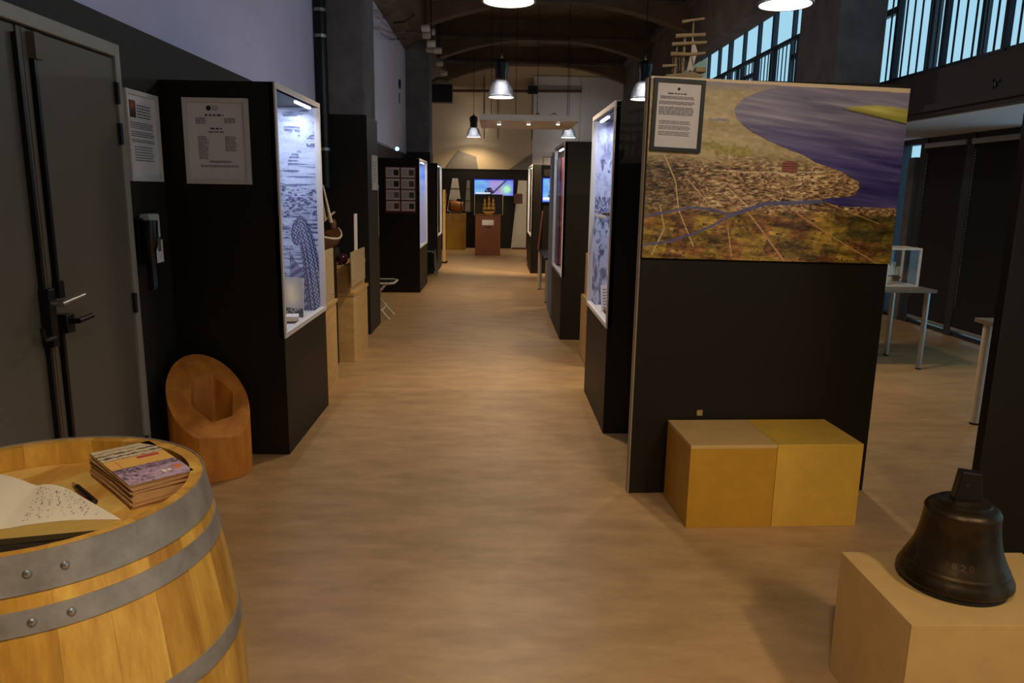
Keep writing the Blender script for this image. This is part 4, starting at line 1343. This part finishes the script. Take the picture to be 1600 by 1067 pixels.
# ------------------------------------------------------------------ right side objects along the aisle
ply_box('plywood_plinth', 'pale plywood plinth between the two right display cases', .85, 1.35, 6.75, 7.28, 0, .62)
ply_box('plywood_box', 'narrow pale plywood box standing on the right aisle plinth', .88, 1.33, 6.8, 7.26, .62, 1.02)
tag(obj('tall_board', MB().slab((V((.735, 9.46, 0)), V((.02, 1, 0)).normalized(), ZR, V((-1, 0, 0))), 0, .9, 0, 2.06, 0, .02), 'bluegrey', bevel=.003), 'tall blue-grey board standing beyond the pink cloth case', 'board')
t = table('low table with pale legs carrying a banner, further along the right side', .72, 1.35, 10.75, 12.4, .66, 'whiteleg', 'dark', [(.76, 10.83), (.70 + .04, 12.33), (1.3, 10.83), (1.3, 12.33)], .03)
tag(obj('banner', MB().slab((V((.70, 12.0, .665)), V((.03, 1, 0)).normalized(), V((.10, 0, 1)).normalized(), V((-1, .03, .1)).normalized()), 0, .45, 0, .62, 0, .012), 'orangecloth'), 'orange brown banner leaning on the far right table', 'banner')
t = thing('brass_lamp', (.86, 11.3, .66), 'small dark figure with brass base on the far right table', 'figure')
obj('base', MB().lathe([(0, 0), (.09, 0), (.09, .03), (.04, .05), (.03, .14), (.05, .18), (.02, .24), (0, .24)], (.9, 11.3, .66), 20), 'goldwood', t, smooth=True)
obj('body', MB().lathe([(.02, .2), (.06, .3), (.07, .42), (.05, .5), (.06, .56), (.03, .62), (0, .62)], (.9, 11.3, .66), 16), 'plastic', t, smooth=True)
# framed stand with small screen
fs_ = thing('screen_stand', (.95, 13.5, 0), 'dark frame stand with a small lit screen on the right side', 'screen stand')
for xx in (.80, 1.3):
    obj('post', B(xx, xx + .05, 13.5, 13.56, 0, 2.05), 'plastic', fs_)
for zz in (1.35, 1.98):
    obj('cross_bar', B(.85, 1.3, 13.505, 13.555, zz, zz + .06), 'plastic', fs_)
obj('screen_case', B(.80, 1.25, 13.44, 13.49, 1.38, 1.86), 'plastic', fs_)


def tvpic(u, v):
    n = fbm(u * 5, v * 4, 101)
    r = 70 + 60 * n
    g = 130 + 70 * n - 50 * u
    b = 220 + 0 * u
    mast = np.abs((u - .45) - (v - .1) * .42) < .03
    sail = (u > .36) & (u < .36 + .34 * v + .05) & (v > .15)
    c = np.stack([r, g, b], -1)
    c = np.where(((u > .38) & (u < .72))[..., None], np.array([130, 120, 190]) + (n * 30)[..., None], c)
    c = np.where(mast[..., None] & ((v > .1))[..., None], np.array([40, 40, 80]), c)
    boat = (((u - .38) ** 2) / .012 + ((v - .28) ** 2) / .05) < 1
    c = np.where((boat & (fbm(u * 14, v * 8, 7) > .35))[..., None], np.array([16, 26, 60]), c)
    sun = np.exp(-((u - .84) ** 2 * 60 + (v - .4) ** 2 * 10))
    c = c + sun[..., None] * np.array([60, 110, -40])
    edge_ = (u < .02) | (u > .98) | (v < .04) | (v > .95)
    c = np.where(edge_[..., None], np.array([30, 40, 190]), c)
    c = np.where(((v > .10) & (v < .2) & (u < .42) & (u > .04))[..., None], np.array([210, 214, 236]), c)
    return c


print_sheet('screen_picture', (V((.82, 13.44, 1.41)), XR, ZR, -YR), .41, .42, 30, 30, tvpic, 'screen', fs_, off=.001)
t = thing('wire_letter_tray', (.93, 13.53, 2.04), 'pale frame standing on top of the screen stand', 'frame')
for a in ((.82, .84, 2.05, 2.2), (.98, 1.0, 2.05, 2.27), (1.1, 1.12, 2.05, 2.27)):
    obj('upright', B(a[0], a[1], 13.52, 13.54, a[2] - .01, a[3]), 'edge', t)
obj('cross_piece', B(.84, .98, 13.52, 13.54, 2.18, 2.2), 'edge', t)
obj('cross_piece', B(1.0, 1.1, 13.52, 13.54, 2.25, 2.27), 'edge', t)

# ------------------------------------------------------------------ far end of the hall
pe = struct('wall_end_panel', B(-1.62, 1.0, Y1 - .1, Y1 - .03, 0, 2.16), 'dark')
pe['label'] = 'black panelled backdrop across the end of the hall'
obj('panel_cap', B(-1.62, 1.0, Y1 - .11, Y1 - .02, 2.13, 2.17), 'case', pe)
tv = thing('television', (-.06, Y1 - .16, 1.45), 'wall television showing a blue sailing picture at the far end', 'television')
obj('housing', B(-.62, .51, Y1 - .16, Y1 - .1, 1.44, 1.905), 'plastic', tv, bevel=.005)
print_sheet('screen_picture', (V((-.60, Y1 - .16, 1.455)), XR, ZR, -YR), 1.09, .44, 70, 36, tvpic, 'screen', tv, off=.002)
# pedestal with ship
pd = thing('brown_pedestal', (-.19, 19.1, 0), 'dark brown pedestal under the golden model ship', 'pedestal')
obj('body', B(-.50, .13, 18.8, 19.4, 0, .99), 'brownped', pd, bevel=.004)
obj('plinth_top', B(-.53, .16, 18.77, 19.43, .99, 1.012), 'brownped', pd)
obj('label_card', B(-.33, -.04, 18.785, 18.799, .75, .88), 'paper', pd)
obj('card_ledge', B(-.27, -.09, 18.76, 18.799, .70, .715), 'brownped', pd)
gc = thing('ship_vitrine', (-.17, 19.1, 1.012), 'glass vitrine over the golden model ship at the far end', 'vitrine')
g0, g1, h0, h1, k0, k1 = -.525, .185, 18.8, 19.4, 1.012, 1.5
obj('glass_pane', B(g0, g1, h0, h0 + .006, k0, k1), 'glass', gc)
obj('glass_pane', B(g0, g0 + .006, h0 + .006, h1, k0, k1), 'glass', gc)
obj('glass_pane', B(g1 - .006, g1, h0 + .006, h1, k0, k1), 'glass', gc)
obj('glass_top', B(g0, g1, h0, h1, k1, k1 + .008), 'glass', gc)
obj('back_panel', B(g0, g1, h1, h1 + .01, k0, k1), 'dark', gc)
for xx in (g0, g1 - .012):
    obj('corner_strip', B(xx, xx + .012, h0 - .002, h0 + .01, k0, k1), 'brass', gc)
gs = thing('golden_ship', (-.17, 19.1, 1.012), 'golden wooden model ship with three masts inside the far vitrine', 'model ship')
obj('hull', MB().poly([(-.33, 19.05, 1.09), (-.29, 19.05, 1.03), (-.05, 19.05, 1.03), (.0, 19.05, 1.1), (-.04, 19.05, 1.085), (-.28, 19.05, 1.08)], (0, .1, 0)), 'goldwood', gs, bevel=.008)
obj('keel_stand', B(-.25, -.09, 19.07, 19.13, 1.012, 1.04), 'goldwood', gs)
for x, h in ((-.27, .34), (-.165, .40), (-.06, .36)):
    ms = obj('mast', MB().tube((x, 19.1, 1.08), (x, 19.1, 1.08 + h), .007, .003, 8), 'goldwood', gs)
    for s__ in (-1, 1):
        obj('shroud', MB().tube((x, 19.1, 1.07 + h), (x + s__ * .055, 19.06, 1.07), .003, .003, 5), 'goldwood', ms)
    for q in range(3):
        zz = 1.13 + q * h * .26
        ww = .05 - q * .012
        obj('yard_sail', MB().poly([(x - ww, 19.085, zz), (x + ww, 19.085, zz), (x + ww * .8, 19.085, zz + h * .2), (x - ww * .8, 19.085, zz + h * .2)], (0, .004, 0)), 'goldwood', gs)
# yellow plinth and small barrel
t = thing('yellow_plinth', (-1.07, 20.7, 0), 'tall yellow plinth carrying a small wooden barrel at the far end', 'plinth')
obj('body', B(-1.333, -.815, 20.5, 20.95, 0, .80), 'mdf2', t, bevel=.004)
obj('top_band', B(-1.34, -.808, 20.49, 20.96, .80, .965), 'oakdark', t, bevel=.004)
sbx = thing('small_barrel', (-1.08, 20.7, .965), 'small wooden keg lying on the yellow plinth', 'barrel')
obj('keg_body', MB().lathe([(0, -.2), (.115, -.2), (.145, -.1), (.155, 0), (.145, .1), (.115, .2), (.1, .2), (.1, .19), (0, .19)], (-1.08, 20.7, 1.165), 24, 'x'), 'barrelwood', sbx, smooth=True)
for z in (-.15, .15):
    obj('keg_hoop', MB().lathe([(.128, -.015), (.14, -.015), (.14, .015), (.128, .015), (.128, -.015)], (-1.08 + z, 20.7, 1.165), 24, 'x'), 'blackmetal', sbx, smooth=True)
obj('keg_cradle', B(-1.2, -.96, 20.62, 20.78, .965, 1.03), 'darkwood', sbx)
obj('keg_funnel', B(-1.06, -.9, 20.62, 20.78, 1.31, 1.36), 'plastic', sbx)
# sails
for pts, m_, lab in (([(-1.36, 1.0), (-.93, 1.0), (-1.05, 1.91), (-1.20, 1.91)], 'sail', 'tall white trapezoid sail on the black end backdrop, above the keg'), ([(-.86, 1.0), (-.70, 1.0), (-.72, 1.86), (-.80, 1.86)], 'greysail_shadow', 'narrow grey sail beside the white one on the end backdrop')):
    t = thing('sail_panel', (pts[0][0] + .2, Y1 - .12, pts[0][1]), lab, 'sail')
    obj('cloth', MB().poly([(a, Y1 - .13, b) for a, b in pts], (0, .02, 0)), m_, t)
    for zz in (1.3, 1.62):
        w0 = np.interp(zz, [1.0, 1.91], [pts[0][0], pts[3][0]])
        w1 = np.interp(zz, [1.0, 1.91], [pts[1][0], pts[2][0]])
        obj('batten', B(w0, w1, Y1 - .136, Y1 - .13, zz, zz + .02), 'darkwood', t)
# shadow shapes on the end wall, built as thin grey sheets
for pts, lab in (([(-1.4, 2.17), (-1.05, 2.66), (-.55, 2.5), (-.5, 2.17)], 'grey sheet shaped as a wall shadow above the end backdrop at left'), ([(.35, 2.17), (1.0, 2.62), (1.0, 2.17)], 'grey triangular sheet shaped as a wall shadow above the end backdrop at right')):
    tag(obj('shadow_sheet', MB().poly([(a, Y1 - .07, b) for a, b in pts], (0, .012, 0)), 'greysail_shadow'), lab, 'sail')
# oars leaning at the left end
t = thing('oar', (-1.45, 20.6, 0), 'dark oar leaning at the far left end', 'oar')
obj('shaft', MB().tube((-1.42, 20.5, .02), (-1.36, 21.1, 1.5), .02), 'darkwood', t)
obj('blade', MB().slab((V((-1.46, 20.49, 0)), XR, V((.06, .3, 1)).normalized(), V((0, -1, .3)).normalized()), 0, .09, 0, .3, 0, .015), 'plastic', t)
# leaning white board
lb = thing('leaning_board', (.68, 21.0, 0), 'tall white tapered board leaning at the far right end', 'board')
obj('board', MB().poly([(.44, 20.95, .02), (.86, 20.95, .0), (.86, 21.12, 1.88), (.62, 21.12, 1.88)], (0, .03, 0)), 'sail', lb)
obj('brown_sign', B(.50, .74, 20.96, 20.985, 1.25, 1.52), 'darkwood', lb)
obj('foot_bar', B(.46, .86, 20.93, 20.95, 0, .05), 'darkwood', lb)
t = thing('brown_partition', (.79, 17.7, 0), 'narrow brown partition post at the right end of the aisle', 'partition')
obj('panel_face', B(.76, .84, 17.4, 18.0, 0, 2.1), 'darkwood', t, bevel=.003)
obj('panel_cap', B(.75, .85, 17.39, 18.01, 2.1, 2.12), 'dark', t)
t = thing('slat_stand', (-1.2, 17.2, 0), 'pale upright slat stand at the end of the left cases', 'stand')
obj('upright', B(-1.16, -1.10, 16.7, 16.76, .03, 1.6), 'ply', t)
obj('foot', B(-1.18, -1.06, 16.6, 16.9, 0, .03), 'plastic', t)
obj('side_rod', MB().tube((-1.12, 16.73, .9), (-1.0, 17.1, 1.12), .012), 'steel', t)

# ------------------------------------------------------------------ pendant lamps
def pendant(loc, label):
    x, y, z = loc
    t = thing('pendant_lamp', loc, label, 'pendant lamp', 'high bay pendant lamps')
    obj('reflector', MB().lathe([(.20, 0), (.195, .02), (.185, .08), (.165, .15), (.13, .215), (.10, .245), (.098, .24), (.125, .21), (.16, .145), (.18, .078), (.19, .02), (.20, 0)], loc, 40), 'lampglass', t, smooth=True)
    obj('lens', MB().lathe([(0, .004), (.12, .002), (.186, .006), (.186, .012), (0, .012)], loc, 40), 'lens', t, smooth=True)
    obj('rim', MB().lathe([(.188, -.004), (.204, -.004), (.204, .012), (.188, .012), (.188, -.004)], loc, 40), 'steel', t, smooth=True)
    bx_ = obj('ballast', MB().lathe([(0, .235), (.085, .235), (.095, .26), (.095, .38), (.11, .42), (.11, .50), (.06, .54), (.02, .56), (0, .56)], loc, 28), 'blackmetal', t, smooth=True)
    obj('hook', MB().lathe([(.012, .55), (.02, .56), (.02, .585), (.008, .6), (.008, .62)], loc, 10), 'steel', bx_)
    obj('cable', MB().tube((x, y, z + .6), (x, y, ZC), .006, .006, 8), 'blackmetal', t)
    return t


PZ = 2.99


def pz(px, py):
    return tuple(on('z', PZ, px, py))


PL = [(pz(795, 2), 'pendant lamp cut by the top edge of the picture, above the aisle'), (pz(783, 152), 'largest whole pendant lamp hanging in the middle of the aisle'),
      (pz(1227, 7), 'pendant lamp at the top edge above the painting'), (pz(1005, 155), 'pendant lamp half hidden behind the framed sheet corner'),
      (pz(740, 214), 'small distant pendant lamp left of the hanging light box'), (pz(888, 215), 'small distant pendant lamp right below the hanging light box'),
      ((.075, .0, PZ), 'pendant lamp above the viewer, outside the picture'), ((2.19, .0, PZ), 'pendant lamp to the right of the viewer, outside the picture')]
p0 = None
for loc, lab in PL:
    if p0 is None:
        p0 = pendant(loc, lab)
    else:
        c = copy_tree(p0, loc)
        c['label'] = lab
    ld = bpy.data.lights.new('pendant_light', 'SPOT')
    ld.spot_size = math.radians(150)
    ld.spot_blend = .6
    ld.shadow_soft_size = .12
    ld.energy = PENDANT_W * (1.9 if loc[1] < 2 else (1.25 if loc[1] < 15 else .6))
    ld.color = PENDANT_COL
    lo = bpy.data.objects.new('pendant_light', ld)
    COL.objects.link(lo)
    lo.location = (loc[0], loc[1], loc[2] - .02)
    ld = bpy.data.lights.new('pendant_glow', 'POINT')       # light passing sideways through the clear reflector
    ld.energy = PENDANT_W * (.5 if loc[1] < 15 else .22)
    ld.color = (1.0, .84, .64)
    ld.shadow_soft_size = .02
    lo = bpy.data.objects.new('pendant_glow', ld)
    COL.objects.link(lo)
    lo.location = (loc[0], loc[1], loc[2] + .10)

# picture spotlights on ceiling rods, aimed at the painting
for (xx, yy, lab) in ((1.3, -1.2, 'left spotlight on a ceiling rod aimed at the painting, outside the picture'), (2.2, -1.2, 'right spotlight on a ceiling rod aimed at the painting, outside the picture')):
    p = V((xx, yy, 4.1))
    tgt = V((1.4, 3.8, 1.45))
    d = (tgt - p).normalized()
    t = thing('picture_spotlight', p, lab, 'spotlight', 'spotlights aimed at the painting')
    obj('lamp_can', MB().tube(p - d * .16, p - d * .01, .05, .055, 18), 'whiteplastic', t, smooth=True)
    obj('lamp_face', MB().tube(p - d * .012, p - d * .006, .045, .045, 18), 'bulb', t)
    obj('arm', MB().path([p - d * .1, V((xx, yy - .1, 4.3)), V((xx, yy - .1, ZC))], .012, 8), 'blackmetal', t)
    ld = bpy.data.lights.new('picture_spot', 'SPOT')
    ld.spot_size = math.radians(34)
    ld.spot_blend = .5
    ld.energy = 85
    ld.color = (1.0, .84, .62)
    ld.shadow_soft_size = .045
    lo = bpy.data.objects.new('picture_spot', ld)
    COL.objects.link(lo)
    lo.location = p
    lo.rotation_euler = d.to_track_quat('-Z', 'Y').to_euler()

# hanging light box
hb_ = thing('hanging_light_box', (.6, 14.9, 2.83), 'long white hanging light box with three spotlights over the aisle', 'light box')
obj('box_body', B(-.31, 1.49, 14.0, 15.86, 2.86, 2.945), 'whiteframe', hb_, bevel=.004)
obj('box_soffit', B(-.31, 1.49, 14.0, 15.86, 2.84, 2.86), 'whiteframe', hb_)
for px in (780, 826, 872):
    p = on('z', 2.835, px, 193)
    r_ = obj('spot_ring', MB().lathe([(.03, -.012), (.055, -.012), (.055, .01), (.03, .01), (.03, -.012)], (p.x, p.y, 2.835), 20), 'steel', hb_, smooth=True)
    obj('spot_bulb', MB().lathe([(0, -.03), (.025, -.026), (.035, -.008), (.03, .0)], (p.x, p.y, 2.835), 16), 'bulb', r_, smooth=True)
    ld = bpy.data.lights.new('box_spot', 'SPOT')
    ld.spot_size = math.radians(100)
    ld.spot_blend = .7
    ld.energy = 70
    ld.color = (1.0, .80, .52)
    ld.shadow_soft_size = .04
    lo = bpy.data.objects.new('box_spot', ld)
    COL.objects.link(lo)
    lo.location = (p.x, p.y, 2.79)
    lo.rotation_euler = (math.radians(38), 0, 0)
for (xx, yy) in ((-.1, 14.3), (.35, 14.3), (.75, 14.4), (1.3, 14.3)):
    obj('suspension_cable', MB().tube((xx, yy, 2.94), (xx, yy, 4.9), .006, .006, 6), 'blackmetal', hb_)
for (xx, w_) in ((.70, .1), (.98, .14)):
    obj('cable_loop', MB().path([(xx, 14.2, 2.95), (xx + w_ / 2, 14.2, 3.0), (xx + w_, 14.2, 2.95)], .008, 6), 'blackmetal', hb_)

# track spotlights on the left beam
TS = [(665, 44, 13.9), (674, 50, 15.2), (667, 55, 14.5), (674, 68, 14.2), (672, 77, 15.6), (684, 79, 15.2), (687, 99, 17.4), (694, 114, 18.5)]
words_ = ['topmost left', 'top right', 'third', 'fourth', 'fifth', 'sixth, lower right', 'lone upper', 'lowest, farthest']
for i, (px, py, yy) in enumerate(TS):
    p = on('y', yy, px, py)
    c = thing('track_spotlight', p, words_[i] + ' white can spotlight of the cluster under the left beam', 'spotlight', 'track spotlights on the left beam')
    obj('lamp_can', MB().lathe([(0, -.075), (.055, -.075), (.06, -.06), (.06, .055), (.05, .075), (0, .075)], p, 18, 'x'), 'whiteplastic', c, smooth=True)
    obj('drop_rod', MB().tube((p.x, p.y, p.z + .05), (p.x, p.y, ZC), .009, .009, 8), 'blackmetal', c)
# loose cables by the beam
for i, pts in enumerate(([(600, 28), (615, 36), (632, 34), (647, 24)], [(616, 52), (635, 50), (660, 52)], [(612, 62), (622, 61), (636, 62)])):
    tag(obj('hanging_cable', MB().path([on('x', X0 + .02, *pts[0])] + [on('y', 11.6, *p) for p in pts[1:-1]] + [on('z', 4.53, *pts[-1])], .012, 8), 'blackmetal'), ['upper black cable loop hanging from the left beam', 'straight black cable under the left beam', 'short black cable end beside the straight cable'][i], 'cable')
